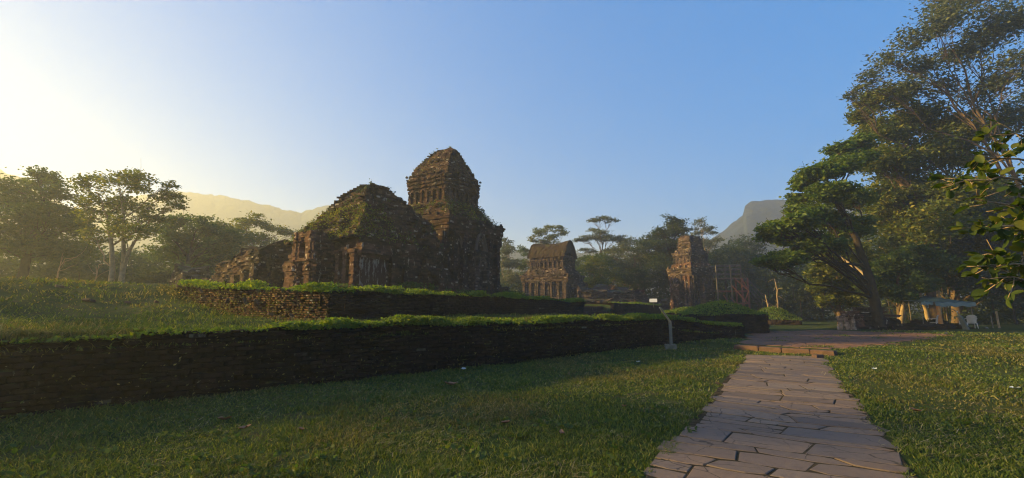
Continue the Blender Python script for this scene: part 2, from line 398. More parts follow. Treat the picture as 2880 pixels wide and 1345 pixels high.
def strip(name, O, U, V_, w0, w1, l0, l1, mat, dz, n=(14, 60)):
    a = np.linspace(w0, w1, n[0]); c = np.linspace(l0, l1, n[1])
    A, C_ = np.meshgrid(a, c); P = O[None] + A.ravel()[:, None] * U[None] + C_.ravel()[:, None] * V_[None]
    return mk(name, np.column_stack([P, ground_z(P[:, 0], P[:, 1]) + dz]), grid_faces(n[1], n[0]), mat)
tag(strip("path_bed", PO - PV * 3.2, PU, PV, -PW, PW, 0, PL + 3.1, JOINT, .008), kind="structure")
# upper paving beyond the step
GO = K0 + KN * .45 + KD * .3
gl_, gr_ = 0.4, 9.0
gb = flags("paving", GO, KD, KN, lambda v: .45 + .42 * v, lambda v: 2.75 + .08 * v, 12.5, .34, .55, flat, 5, .014, .3)
tag(gb.build("paving", PAVE), kind="structure")
# stone step at the head of the path
sb = MB()
rng = np.random.default_rng(4)
q = -.1; SL = float(np.linalg.norm(K1 - K0))
while q < SL - .45:
    w = rng.uniform(.55, .95); c = K0 + KD * (q + w / 2) - KN * .08
    sb.box((c[0], c[1], .055 + rng.uniform(-.008, .008)), (w / 2 - .012, .15, .105 + rng.uniform(-.015, .01)), math.atan2(KD[1], KD[0]) + rng.uniform(-.05, .05), bev=.03); q += w
tag(sb.build("step", KERBSTONE), kind="structure")

# ------------------------------------------------------------------ brick retaining walls
def brickwall(pts, zlo, ztop, course=.085, du=.05, brick=.30, amp=.022, bulge=.05, seed=0, thick=.45, batter=.03, ragged=.05, hole=.05):
    pts = np.asarray(pts, float); seg = np.linalg.norm(np.diff(pts, axis=0), axis=1); cum = np.concatenate([[0], np.cumsum(seg)])
    n = max(4, int(cum[-1] / du)); u = np.linspace(0, cum[-1], n)
    x = np.interp(u, cum, pts[:, 0]); y = np.interp(u, cum, pts[:, 1])
    k = max(1, int(.12 / du)); pad = lambda q: np.convolve(np.pad(q, k, mode='edge'), np.ones(2 * k + 1) / (2 * k + 1), 'valid')
    xs, ys = pad(x), pad(y)
    tx, ty = np.gradient(xs), np.gradient(ys); l = np.hypot(tx, ty) + 1e-9; nx, ny = ty / l, -tx / l
    zt = ztop(u, xs, ys) if callable(ztop) else np.full(n, ztop)
    zt = zt + ragged * (hsh(np.floor(u / brick), seed + 1.7) - .6) 
    zmin, zmax = zlo, zt.max() + .02
    rows, vals, nc = [], [], int(math.ceil((zmax - zmin) / course))
    for c in range(nc):
        sh = (c % 2) * .5 + hsh(c, seed + .3) * .3
        bi = np.floor(u / brick + sh); fr = u / brick + sh - bi
        o = amp * (hsh(bi, c, seed) * 2 - 1)
        o = o - hole * 2.2 * (hsh(bi, c, seed + 9.1) < hole) 
        z0, z1 = zmin + c * course, zmin + (c + 1) * course
        o = o + bulge * fbm(u * .55, z0 * .9, seed) + .4 * bulge * fbm(u * 2.3, z0 * 3.1, seed + 5) - batter * (z0 - zmin)
        jn = fr < du / brick * 1.05; oj = o - .035 * jn; hv_ = .06 + .94 * hsh(bi, c, seed + 6.6)
        for z, oo, vv_ in ((z0 + .003, oj - .035, 0 * hv_), (z0 + .020, oj, np.where(jn, 0, hv_)), (z1 - .014, oj, np.where(jn, 0, hv_))):
            vals.append(vv_)
            zz = np.minimum(z + .012 * vnoise(u * 1.3, c * .3, seed), zt)
            rows.append(np.stack([xs + nx * oo, ys + ny * oo, zz], 1))
    last = rows[-1]; vals += [np.full(n, .5)] * 4
    for d, dz in ((.04, .012), (thick * .5, .0), (thick, -.05)):
        rows.append(np.stack([xs - nx * d, ys - ny * d, zt + dz + .012 * hsh(np.floor(u / .22), seed + 4.)], 1))
    rows.append(np.stack([xs - nx * thick, ys - ny * thick, np.full(n, zlo)], 1))
    m = len(rows); Vv = np.concatenate(rows); brickwall.vals = np.concatenate(vals)
    return Vv, grid_faces(m, n)
# lower wall: from beyond the left frame edge, a notch, the long face, the bend and the end return
EXT = W0 - WD * 7 - WN * -.0
lw_pts = [W0 - WD * 9 - WN * .55, W0 - WD * .06 - WN * .55, W0 - WD * .03, W0 + WD * .05, W1, W2, W2 + (W3 - W2) * .9]
off_u = 9.0 + .55
V1, F1 = brickwall(lw_pts, -.15, lambda u, x, y: wall_top(u - off_u) - .10 * ((u > off_u) & (u < off_u + 1.9)) + .06 * ((u > off_u + 6.3) & (u < off_u + 7.6)), seed=1, course=.092, brick=.34, amp=.028, bulge=.06)
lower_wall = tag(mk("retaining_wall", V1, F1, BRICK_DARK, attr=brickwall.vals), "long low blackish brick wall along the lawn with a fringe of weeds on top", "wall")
# lower terrace turf
uu = np.concatenate([np.linspace(-20, 28, 190)]); vv = np.concatenate([[.12], np.geomspace(.3, 45, 110)])
U2, V2 = np.meshgrid(uu, vv)
PX = W0[0] + U2 * WD[0] - V2 * WN[0]; PY = W0[1] + U2 * WD[1] - V2 * WN[1]
bend = np.maximum(0, U2 - WL); PX = PX + bend * (W2 - W1)[0] / 4.57 * 0 + bend * .17; PY = PY - bend * .27
zz = lower_z(PX, PY)
zz = np.where(U2 > WL + 4.3, np.minimum(zz, zz - .9 * sstep(WL + 4.3, WL + 6.5, U2)), zz)
tag(mk("terrace_ground", np.stack([PX.ravel(), PY.ravel(), zz.ravel()], 1), grid_faces(len(vv), len(uu)), SOIL, smooth=True), kind="structure")
# upper terrace: front wall (dark), left face (crumbling, catches the sun), turf
FRONT_A = 19.4
fp = [site(0, 0)[:2], site(FRONT_A, 0)[:2], site(FRONT_A + .1, .6)[:2], site(FRONT_A + .3, 2.5)[:2]]
V1, F1 = brickwall(fp, .2, lambda u, x, y: 2.1 + .04 * vnoise(u * .9, 8.1) - .12 * sstep(8, 19, u), seed=2, course=.1, du=.07, brick=.4, amp=.03, bulge=.07)
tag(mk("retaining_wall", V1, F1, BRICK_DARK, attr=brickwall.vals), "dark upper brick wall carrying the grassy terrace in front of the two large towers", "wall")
lp = [site(1.2 + .9 * math.sin(s_ * .9) * (s_ > 7.4), s_)[:2] if s_ > 10 else site(.35 * vnoise(s_ * .8, 2.2) * sstep(1, 3, s_) - .0, s_)[:2] for s_ in np.linspace(11.5, .02, 40)]
V1, F1 = brickwall(lp, .8, lambda u, x, y: upper_z(*as_site(x, y)) + .06 * fbm(u * 1.4, 5.1), seed=3, course=.07, du=.045, brick=.17, amp=.045, bulge=.15, batter=.12, ragged=.12, hole=.12, thick=.6)
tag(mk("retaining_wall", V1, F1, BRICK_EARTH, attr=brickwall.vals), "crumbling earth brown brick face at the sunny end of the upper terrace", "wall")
aa = np.linspace(.15, FRONT_A + .2, 80); ss = np.concatenate([np.linspace(.12, 10.8, 60), np.linspace(11.2, 22, 20)])
A2, S2 = np.meshgrid(aa, ss)
P2 = TC[None] + A2.ravel()[:, None] * DV + S2.ravel()[:, None] * NV
z2 = upper_z(A2, S2).ravel()
tag(mk("upper_terrace_ground", np.column_stack([P2, z2]), grid_faces(len(ss), len(aa))[:, ::-1], SOIL, smooth=True), kind="structure")
# far terrace wall beyond the brick stairs
A0, A1 = 25.2, 41.5
V1, F1 = brickwall([site(A0 + .2, 2.6)[:2], site(A0, .4)[:2], site(A0, 0)[:2], site(A1, 0)[:2], site(A1 + .1, 3)[:2]], .0, lambda u, x, y: 1.98 - .012 * u + .05 * vnoise(u, 4.4), seed=6, course=.1, du=.09, brick=.4, amp=.03, bulge=.06)
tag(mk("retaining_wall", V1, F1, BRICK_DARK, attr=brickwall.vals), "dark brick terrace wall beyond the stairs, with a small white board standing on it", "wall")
aa = np.linspace(A0 + .1, 70, 60); ss = np.linspace(.1, 40, 50)
A2, S2 = np.meshgrid(np.linspace(FRONT_A - 1, 62, 70), np.linspace(.3, 45, 50))
P2 = TC[None] + A2.ravel()[:, None] * DV + S2.ravel()[:, None] * NV
zz = 1.86 - .5 * sstep(30, 60, A2.ravel()) - 1.9 * (S2.ravel() < 2.3) * (A2.ravel() < A0) - 1.0 * sstep(A1 - .6, A1 + 3, A2.ravel()) + .05 * fbm(P2[:, 0] * .5, P2[:, 1] * .5)
tag(mk("far_terrace_ground", np.column_stack([P2, zz]), grid_faces(50, 70)[:, ::-1], SOIL, smooth=True), kind="structure")
# stairs between the two walls
st = empty("brick_stairs", site(22.3, .8, .6), "four worn brick steps with sunlit treads between two dark terrace walls", "stairs")
for k in range(4):
    b = MB(); rng = np.random.default_rng(30 + k); q = -2.75
    while q < 2.75:
        w = rng.uniform(.3, .6); b.box((q + w / 2, .15 + k * .48 - 1.1, -.1 + .34 * k + rng.uniform(-.015, .015)), (w / 2 - .004, .4, .16), rng.uniform(-.02, .02), bev=.02); q += w
    b.build("stair_tread", BRICK_RED, st)
st.rotation_euler = (0, 0, math.atan2(DV[1], DV[0]))

# ------------------------------------------------------------------ masonry towers
def masonry(prof, z0, z1, course=.1, du=.1, brick=.3, amp=.02, relief=None, rough=.02, miss=.04, seed=0, cen=lambda z: (0, 0), ztop=None, jit=.0):
    """prof(z) -> half sizes (a, b); returns verts, faces of a coursed brick solid in local axes"""
    a0, b0 = prof(z0); mxa = max(prof(z)[0] for z in np.linspace(z0, z1, 12)); mxb = max(prof(z)[1] for z in np.linspace(z0, z1, 12))
    n1 = max(3, int(2 * mxa / du)); n2 = max(3, int(2 * mxb / du))
    side = np.concatenate([np.full(n1, 0), np.full(n2, 1), np.full(n1, 2), np.full(n2, 3)])
    t = np.concatenate([np.arange(n1) / n1, np.arange(n2) / n2, np.arange(n1) / n1, np.arange(n2) / n2]) * 2 - 1
    corner = t == -1
    nc = max(1, int(round((z1 - z0) / course))); ch = (z1 - z0) / nc
    rows, vals = [], []
    for c in range(nc):
        zb, zt_ = z0 + c * ch, z0 + (c + 1) * ch; zm = (zb + zt_) / 2
        a, b = prof(zm); j = jit * (hsh(c, seed + 2.2) - .5)
        half = np.where(side % 2 == 0, a, b); u = t * half
        sh = (c % 2) * .5
        bi = np.floor(u / brick + sh) + side * 57
        r = amp * (hsh(bi, c, seed) * 2 - 1) + j
        ms = hsh(bi, c, seed + 5.5) < miss; r = r - np.where(ms, .11, 0)
        if rough: r = r + rough * fbm(u * .9 + side * 31.0, zm * .9, seed) * 1.6
        if relief is not None: r = r + relief(side, u, t, zm, half)
        rc = np.where(corner, amp * (hsh(side, c, seed + 3.3) * 2 - 1.2) + j, r)
        if relief is not None: rc = np.where(corner, rc + np.minimum(relief(side, u, t, zm, half), 0), rc)
        r = rc; hv_ = .05 + .95 * hsh(bi, c, seed + 6.6); vals += [hv_, hv_]
        cx, cyy = cen(zm)
        x = np.select([side == 0, side == 1, side == 2, side == 3], [u, a + r, -u, -a - r])
        y = np.select([side == 0, side == 1, side == 2, side == 3], [-b - r, u, b + r, -u])
        x = np.where(corner, np.select([side == 0, side == 1, side == 2, side == 3], [-a - r, a + r, a + r, -a - r]), x)
        y = np.where(corner, np.select([side == 0, side == 1, side == 2, side == 3], [-b - r, -b - r, b + r, b + r]), y)
        for z in (zb + .004, zt_ - .004):
            z_ = np.full(len(t), z)
            if ztop is not None: z_ = np.minimum(z_, np.round(ztop(x, y) / ch) * ch)
            rows.append(np.stack([x + cx, y + cyy, z_], 1))
    n = len(t); Vv = np.concatenate(rows); m = len(rows)
    top = rows[-1].mean(0); 
    if ztop is None: top = top + np.array((0, 0, .03))
    Vv = np.concatenate([Vv, top[None]]); masonry.vals = np.concatenate(vals + [np.array([.5])])
    i = np.arange(n); cap = np.stack([(m - 1) * n + i, (m - 1) * n + (i + 1) % n, np.full(n, m * n)], 1)
    return Vv, [grid_faces(m, n, True), cap]
def place(V, c, rz=0.0):
    ca, sa = math.cos(rz), math.sin(rz)
    return np.stack([V[:, 0] * ca - V[:, 1] * sa + c[0], V[:, 0] * sa + V[:, 1] * ca + c[1], V[:, 2] + c[2]], 1)
def mas(name, mat, parent, c, *a, rz=0.0, **k):
    V, Fs = masonry(*a, **k); return mk(name, place(V, c, rz), Fs, mat, parent, attr=masonry.vals)
def steps_prof(pairs, base):
    """base half sizes + piecewise outward offsets by height"""
    zs = [p[0] for p in pairs]; os_ = [p[1] for p in pairs]
    return lambda z: (base[0] + np.interp(z, zs, os_), base[1] + np.interp(z, zs, os_))
SITE_RZ = math.atan2(DV[1], DV[0]) - math.pi / 2      # local y along DV, local x to the right (-NV)
def pilaster(parent, mat, x, y, w, d, z0, z1, seed, cap=.05):
    H = z1 - z0
    pr = lambda z: (w / 2 + cap * ((z < z0 + .10 * H) or (z > z1 - .10 * H)) + cap * .5 * ((z < z0 + .16 * H) or (z > z1 - .15 * H)), d / 2 + cap * ((z < z0 + .10 * H) or (z > z1 - .10 * H)) + cap * .4 * ((z < z0 + .16 * H) or (z > z1 - .15 * H)))
    return mas("pilaster", mat, parent, (x, y, 0), pr, z0, z1, course=.09, du=.09, brick=.2, amp=.012, rough=.006, miss=.05, seed=seed)
def cornice(name, parent, mat, hx, hy, z0, z1, out, seed, c=(0, 0)):
    H = z1 - z0
    def pr(z):
        f = (z - z0) / H
        o = out * (.35 + .65 * f) * (1 if int(f * 5) % 2 == 0 else .72)
        return hx + o, hy + o
    return mas(name, mat, parent, (c[0], c[1], 0), pr, z0, z1, course=H / 8, du=.12, brick=.3, amp=.025, rough=.03, miss=.10, seed=seed)
def antefixes(name, parent, mat, hx, hy, z, w, h, seed, step=.55, sides=(0, 1, 2, 3)):
    """small projecting corner and edge stones along a cornice; each one its own part"""
    rng = np.random.default_rng(seed)
    for sd_ in sides:
        L = hx if sd_ % 2 == 0 else hy; k = max(2, int(2 * L / step))
        for i in range(k + 1):
            if rng.random() < .22: continue
            u = -L + 2 * L * i / k
            x, y = [(u, -hy), (hx, u), (-u, hy), (-hx, -u)][sd_]
            b = MB(); hh = h * rng.uniform(.5, 1.1)
            b.box((x, y, z + hh * .3), (w / 2, w / 2, hh * .3), rng.uniform(-.1, .1), bev=.02); b.box((x, y, z + hh * .75), (w * .3, w * .3, hh * .25), rng.uniform(-.3, .3), bev=.03)
            b.build(name, mat, parent)
def arch_frame(name, parent, mat, x, y, z, w, h, axis, out, seed, t=.10):
    """pointed arch moulding standing proud of a wall; axis 'x' means the wall faces +x"""
    b = MB(); P = []
    for k in range(13):
        f = k / 12; s_ = -1 + 2 * f
        hgt = h * (1 - abs(s_) ** 2.2) ** .75 + .05 * (abs(s_) < .1)
        P.append((s_ * w / 2 * (1 + .12 * math.sin(f * math.pi * 2) * 0), hgt))
    for r_, dd in ((1.0, out), (.72, out * .6)):
        Q = [(p[0] * r_, p[1] * r_) for p in P]
        pts = [(x + dd, y + q[0], z + q[1]) if axis == 'x' else (x + q[0], y - dd, z + q[1]) for q in Q]
        b.tube(pts, t * (.75 if r_ < 1 else 1) * .7, 5)
    return b.build(name, mat, parent)

# ------------------------------------------------------------------ near temple with the collapsed pyramid roof
ip = lambda xs, ys: (lambda z: float(np.interp(z, xs, ys)))
t1 = empty("brick_temple", site(7.4, 6.8, 2.02), "squat ruined brick temple with a bulging collapsed roof overgrown with weeds", "temple", rz=SITE_RZ)
def rel1(side, u, t, z, half):
    r = np.zeros_like(u)
    if z < .35: r += .10
    elif z < .5: r += .05
    r += np.where((side == 0) & (z < 2.0), -.06 * (np.sin(u * 9) > .2), 0)
    r += np.where((side == 1) & (t > -.1), .22 * np.maximum(0, fbm(u * 1.3, z * 1.2, 3.)) + .28 * np.maximum(0, 1 - z / 2.2) * sstep(-.1, .4, t), 0)
    return r
mas("wall", BRICK, t1, (0, 0, 0), lambda z: (2.38, 2.82), 0, 2.65, seed=21, relief=rel1, rough=.035, miss=.06)
fr = [0, .10, .17, .45, .66, .80, .90, 1.0]; wv = [1.04, .94, .885, .68, .51, .38, .27, .15]
pr1 = lambda z: (2.38 * np.interp((z - 2.6) / 3.35, fr, wv), 2.95 * np.interp((z - 2.6) / 3.35, fr, [1.06, .97, .92, .73, .55, .41, .29, .15]))
r1 = mas("roof", BRICK, t1, (0, 0, 0), pr1, 2.6, 5.95, course=.105, du=.09, brick=.26, amp=.075, rough=.17, miss=.16, seed=22, jit=.14, cen=lambda z: (.10 * math.sin(z * 2.1), .12 * math.sin(z * 1.7 + 1)))
b = MB()
Vp, Fp = masonry(lambda z: (.12, .72), .15, 1.72, course=.1, du=.12, brick=.4, amp=.006, rough=.01, miss=.0, seed=23); b.add(place(Vp, (2.50, -2.12, 0)), Fp)
b.build("plaster_panel", PLASTER, t1)
mas("lintel", BRICK_RED, t1, (2.46, -2.10, 0), steps_prof([(1.72, 0), (1.9, .02), (1.91, .10), (2.1, .12), (2.11, .05), (2.35, .04)], (.24, .80)), 1.72, 2.35, course=.09, seed=24, miss=.08)
for k, (x, w) in enumerate(((2.28, .30), (1.80, .26), (1.30, .24), (-1.25, .24), (-2.05, .28))):
    pilaster(t1, BRICK_RED, x, -2.90, w, .34, 0, 2.1 + .1 * (k % 2), 40 + k)
for k, y in enumerate((-.9, -.1, .9, 2.2)):
    pilaster(t1, BRICK, 2.44, y, .26, .26, 0, 1.9 - .3 * k, 50 + k)
# front porch with the arched opening
def relp(side, u, t, z, half):
    r = np.zeros_like(u)
    op = (side == 0) & (np.abs(u + .02) < .17 - .10 * sstep(2.35, 2.62, z)) & (z > 1.8) & (z < 2.62)
    low = (side == 0) & (np.abs(u + .02) < .2) & (z < 1.5)
    r = np.where(op, -.45, r); r = np.where(low, -.25, r)
    for zc in (.25, 1.05, 1.2, 1.35, 1.62): r = r + np.where(abs(z - zc) < .06, .09, 0) * (~op)
    r = r + .05 * (np.abs(np.abs(u) - .52) < .12)
    return r
mas("porch", BRICK_RED, t1, (-.15, -3.25, 0), lambda z: (.80 - .12 * sstep(2.0, 3.0, z), .55), 0, 2.95, course=.085, du=.06, brick=.22, amp=.02, relief=relp, miss=.05, seed=25)
mas("broken_pillar", BRICK_RED, t1, (-1.75, -3.1, 0), steps_prof([(0, .06), (.2, .06), (.22, 0), (1.25, 0), (1.27, .07), (1.5, .10), (1.7, .02)], (.30, .3)), 0, 1.75, course=.085, seed=26, miss=.08)
mas("rubble_slope", BRICK, t1, (2.0, 1.9, 0), lambda z: (1.0 * (1 - z / 3.4) + .15, 1.35 * (1 - z / 4.0) + .1), 0, 2.7, course=.1, amp=.09, rough=.15, miss=.15, seed=27, jit=.12)

# ------------------------------------------------------------------ tall tower
t2 = empty("brick_tower", site(13.85, 7.55, 2.0), "tall brick tower with an upper storey and hipped roof, the highest ruin here", "tower", rz=SITE_RZ)
def rel2(side, u, t, z, half):
    r = np.zeros_like(u)
    if z < .7: r += .16
    elif z < .95: r += .10 - .05 * (int(z * 20) % 2)
    if .95 < z < 3.9:
        for c in (-.82, -.5, .5, .82): r = r + .09 * (np.abs(t - c) < .075)
        r = r - .05 * ((np.abs(t) > .56) & (np.abs(t) < .74))
    return r
mas("wall", BRICK, t2, (0, 0, 0), lambda z: (2.66, 2.66), 0, 4.1, relief=rel2, rough=.03, miss=.05, seed=31)
cornice("cornice", t2, BRICK, 2.68, 2.68, 3.95, 4.9, .30, 32)
l2 = mas("ledge_roof", BRICK, t2, (0, 0, 0), lambda z: (float(np.interp(z, [4.85, 5.1, 5.5, 6.0], [2.72, 2.45, 2.05, 1.78])),) * 2, 4.85, 6.0, course=.1, amp=.07, rough=.13, miss=.14, seed=33, jit=.16)
def rel3(side, u, t, z, half):
    r = np.zeros_like(u)
    if z < 6.12: r += .12
    if 6.12 < z < 6.9:
        r = r - .12 * (np.abs(((t * 3.5) % 1) - .5) > .27) * (np.abs(t) < .95)
    for zc, w_, o_ in ((6.98, .07, .07), (7.22, .07, .11), (7.46, .07, .14), (7.72, .10, .17)):
        if abs(z - zc) < w_: r += o_ + .05 * (np.abs(((t * 3.5) % 1) - .5) < .25)
    return r
mas("upper_storey", BRICK, t2, (0, 0, 0), lambda z: (1.62, 1.62), 5.95, 7.95, relief=rel3, course=.08, du=.06, rough=.05, miss=.09, amp=.03, seed=34, jit=.03)
fz = [7.9, 8.2, 8.6, 9.1, 9.6, 9.9, 10.15]
r2 = mas("roof", BRICK, t2, (0, 0, 0), lambda z: (float(np.interp(z, fz, [1.64, 1.55, 1.41, 1.22, .99, .84, .52])), float(np.interp(z, fz, [1.64, 1.52, 1.28, .94, .57, .35, .14]))), 7.9, 10.15, course=.085, du=.08, amp=.06, rough=.09, miss=.14, seed=35, jit=.13)
for k, y in enumerate((-2.25, -1.35, 1.35, 2.25)):
    pilaster(t2, BRICK, 2.74, y, .34, .34, .7, 3.95, 60 + k)
    pilaster(t2, BRICK, y, -2.74, .34, .34, .7, 3.95, 70 + k)
fd = mas("false_door", BRICK_GREY, t2, (2.86, 0, 0), steps_prof([(0, .1), (.5, .1), (.55, 0), (2.6, 0), (2.65, .1), (2.95, .12), (3.0, .0)], (.34, .78)), 0, 3.0, course=.09, du=.07, brick=.22, seed=36, miss=.06,
    relief=lambda side, u, t, z, half: np.where((side == 1) & (np.abs(u) < .3) & (z < 2.0) & (z > .4), -.18, 0) + np.where((side == 1) & (np.abs(np.abs(u) - .5) < .1), .07, 0))
arch_frame("niche_arch", t2, STONE, 3.16, 0, 1.9, .9, .7, 'x', .06, 1)
arch_frame("pediment_arch", t2, STONE, 2.95, .0, 3.0, 1.15, 1.05, 'x', .12, 2, .14)
arch_frame("pediment_arch", t2, STONE, 2.72, -1.8, 3.05, .7, .65, 'x', .06, 3, .08)
antefixes("corner_stone", t2, BRICK_GREY, 2.75, 2.75, 4.9, .22, .30, 8, .9, (0, 1))
antefixes("corner_stone", t2, BRICK_GREY, 1.72, 1.72, 7.95, .14, .22, 9, .55, (0, 1))
for k in range(7):
    u = -1.4 + k * .467
    pilaster(t2, BRICK, u, -1.64, .17, .16, 6.12, 6.9, 80 + k, .03)
    pilaster(t2, BRICK_GREY, 1.64, u, .17, .16, 6.12, 6.9, 90 + k, .03)
mas("link_wall", PLASTER, t2, (2.32, -3.05, 0), lambda z: (.42, .50 - .08 * z), 0, 1.75, course=.1, amp=.03, rough=.05, seed=37, miss=.1)

# ------------------------------------------------------------------ long ruin on the left of the temple
t0 = empty("ruined_hall", site(7.3, 15.0, 2.2), "low roofless brick hall with a stepped broken wall top beside the pyramid roofed temple", "ruin", rz=SITE_RZ)
tp = lambda x, y: np.interp(y, [-2.6, -2.0, -.9, .5, 3], [2.35, 2.7, 3.2, 3.25, 3.1]) - .22 * np.clip((1.0 - x), 0, 4) * (y < -1.2) * .95 + .12 * vnoise(x * 1.7, y * 1.7)
mas("wall", BRICK, t0, (0, 0, 0), lambda z: (2.35 - .05 * z, 2.4), -.2, 3.5, course=.095, amp=.05, rough=.08, miss=.10, seed=41, ztop=tp, relief=lambda side, u, t, z, half: np.where(z < .4, .12, 0) + 0 * u)
for k, (x, h) in enumerate(((2.0, 1.75), (1.1, 1.45), (.1, 1.2), (-.9, 1.0), (-1.9, .8))):
    pilaster(t0, BRICK, x, -2.44, .42, .34, -.1, h, 100 + k, .03)
for k, y in enumerate((-1.8, -.4, 1.2)): pilaster(t0, BRICK, 2.42, y, .36, .3, -.1, 2.3, 110 + k, .05)
mas("fallen_end", BRICK, t0, (-2.7, -1.6, 0), lambda z: (.7 - .2 * z, .8 - .2 * z), -.3, 1.3, amp=.07, rough=.1, miss=.15, seed=42)

def ruin_block(name, px, py, Y, zb, parts, label, cat, mat, rz=0.0, seed=0):
    p = at_y(px, py, Y); e = empty(name, (p[0], p[1], zb), label, cat, rz=rz)
    for i, (nm, x, y, hx, hy, h, tpr) in enumerate(parts):
        mas(nm, mat, e, (x, y, 0), lambda z, hx=hx, hy=hy, h=h, tpr=tpr: (hx * (1 - tpr * z / h), hy * (1 - tpr * z / h)), -.4, h, course=.1, du=.11, amp=.05, rough=.08, miss=.12, seed=seed + i,
            ztop=(lambda x_, y_, h=h, i=i: h * .82 + h * .26 * vnoise(x_ * 1.2 + i, y_ * 1.2 + seed)), relief=lambda side, u, t, z, half: np.where(z < .35, .10, 0) + np.where(int(z * 5.1) % 3 == 0, .06, 0) + 0 * u)
    return e
ruin_block("brick_ruin", 535, 795, 30, 2.65, [("wall", 0, 0, 1.0, .9, 2.1, .25), ("low_wall", 1.9, .2, 1.2, .6, .9, .2), ("low_wall", -.9, .3, .6, .6, .8, .3)], "dark stub of a small brick ruin beneath the hazy trees, left of the roofless hall", "ruin", BRICK_GREY, SITE_RZ, 50)
ruin_block("brick_ruin", 1411, 830, 30, 1.9, [("wall", 0, 0, .40, .5, 1.5, .3), ("low_wall", .5, .3, .5, .5, .7, .2)], "little carved brick stub just right of the tallest tower", "ruin", BRICK_GREY, SITE_RZ, 60)

# ------------------------------------------------------------------ saddle roofed building
t3 = empty("saddle_roof_temple", site(34.95, 10.0, 1.7), "brick building with a sagging boat shaped roof of dry moss, farther back beyond the terrace", "temple", rz=SITE_RZ)
def rel5(side, u, t, z, half):
    r = np.zeros_like(u)
    if z < .6: r += .2
    elif z < .9: r += .1
    if .9 < z < 2.5: r = r - .10 * (np.abs(((t * 4) % 1) - .5) > .3) * (np.abs(t) < .95)
    return r
mas("wall", BRICK_GREY, t3, (0, 0, 0), lambda z: (2.6, 1.95), -.6, 2.6, relief=rel5, course=.11, du=.1, seed=51)
cornice("cornice", t3, BRICK_GREY, 2.62, 1.97, 2.55, 3.3, .25, 52)
mas("ledge_roof", BRICK_GREY, t3, (0, 0, 0), lambda z: (float(np.interp(z, [3.25, 4.0], [2.65, 2.1])), float(np.interp(z, [3.25, 4.0], [2.0, 1.5]))), 3.25, 4.0, course=.1, amp=.05, rough=.06, miss=.1, seed=53, jit=.06)
def rel6(side, u, t, z, half):
    r = np.zeros_like(u)
    if 4.1 < z < 4.7: r = r - .12 * (np.abs(((t * 4.5) % 1) - .5) > .26) * (np.abs(t) < .95)
    if z > 4.65: r += .05 + .09 * (int((z - 4.65) / .1) % 2) * (np.abs(((t * 4.5) % 1) - .5) < .34)
    return r
mas("upper_storey", BRICK_GREY, t3, (0, 0, 0), lambda z: (2.02, 1.42), 3.95, 5.35, relief=rel6, course=.1, du=.07, seed=54)
nx_, nc_ = 46, 41
xs = np.linspace(-2.22, 2.22, nx_); cs = np.linspace(-1, 1, nc_); rows = []
for i, x in enumerate(xs):
    sag = .16 * (x / 2.2) ** 2 + .10 * max(0, (x - 1.3)) ; H = 1.62 + sag
    yy = 1.62 * np.sign(cs) * np.abs(cs) ** .8 * (1 + .03 * (np.abs(cs) > .8)); zz_ = 5.12 + H * (1 - np.abs(cs) ** 1.9)
    rows.append(np.stack([np.full(nc_, x) + .05 * vnoise(cs * 3, x), yy + .05 * vnoise(cs * 9, x * 6, 2.), zz_ + .035 * vnoise(x * 7, cs * 9) + .02 * vnoise(x * 17, cs * 21)], 1))
VV = np.concatenate(rows); fs = [grid_faces(nx_, nc_)]
THATCH = brick_mat("mossy_roof", (.105, .068, .032), (.075, .05, .026), (.035, .028, .017), .05, .15, .3, (.2, .17, .1), .02)
rf = mk("roof", VV, fs, THATCH, t3)
for sx_ in (-1, 1):
    E = rows[0] if sx_ < 0 else rows[-1]; E = E * np.array((1, .93, 1)) + np.array((-.12 * sx_, 0, -.06)); cpt = E.mean(0)
    V_ = np.concatenate([E, [cpt * np.array((1, 0, 1)) + np.array((0, 0, -.55))]]); i = np.arange(nc_ - 1)
    mk("gable", V_, [np.stack([i, i + 1, np.full(nc_ - 1, nc_)], 1)], BRICK_GREY, t3)
for k in range(7): pilaster(t3, BRICK_GREY, -2.4 + k * .8, -1.96, .24, .2, .7, 2.5, 120 + k, .03)
for k in range(8): pilaster(t3, BRICK_GREY, -1.85 + k * .53, -1.43, .17, .12, 4.05, 4.7, 130 + k, .03)
for k in range(4): pilaster(t3, BRICK_GREY, 2.68, -1.6 + k * 1.05, .24, .24, .7, 2.5, 140 + k)
mas("porch", BRICK_GREY, t3, (2.9, .3, 0), steps_prof([(-.6, .1), (0, .1), (.1, 0), (1.9, 0), (2, .1), (2.4, .1), (2.6, -.2)], (.5, .9)), -.6, 2.6, course=.1, seed=56, rough=.05, miss=.08)
mas("plinth", BRICK_GREY, t3, (0, -.2, 0), lambda z: (3.6 - .1 * z, 2.9 - .1 * z), -1.2, .15, course=.12, amp=.06, rough=.08, miss=.14, seed=57)

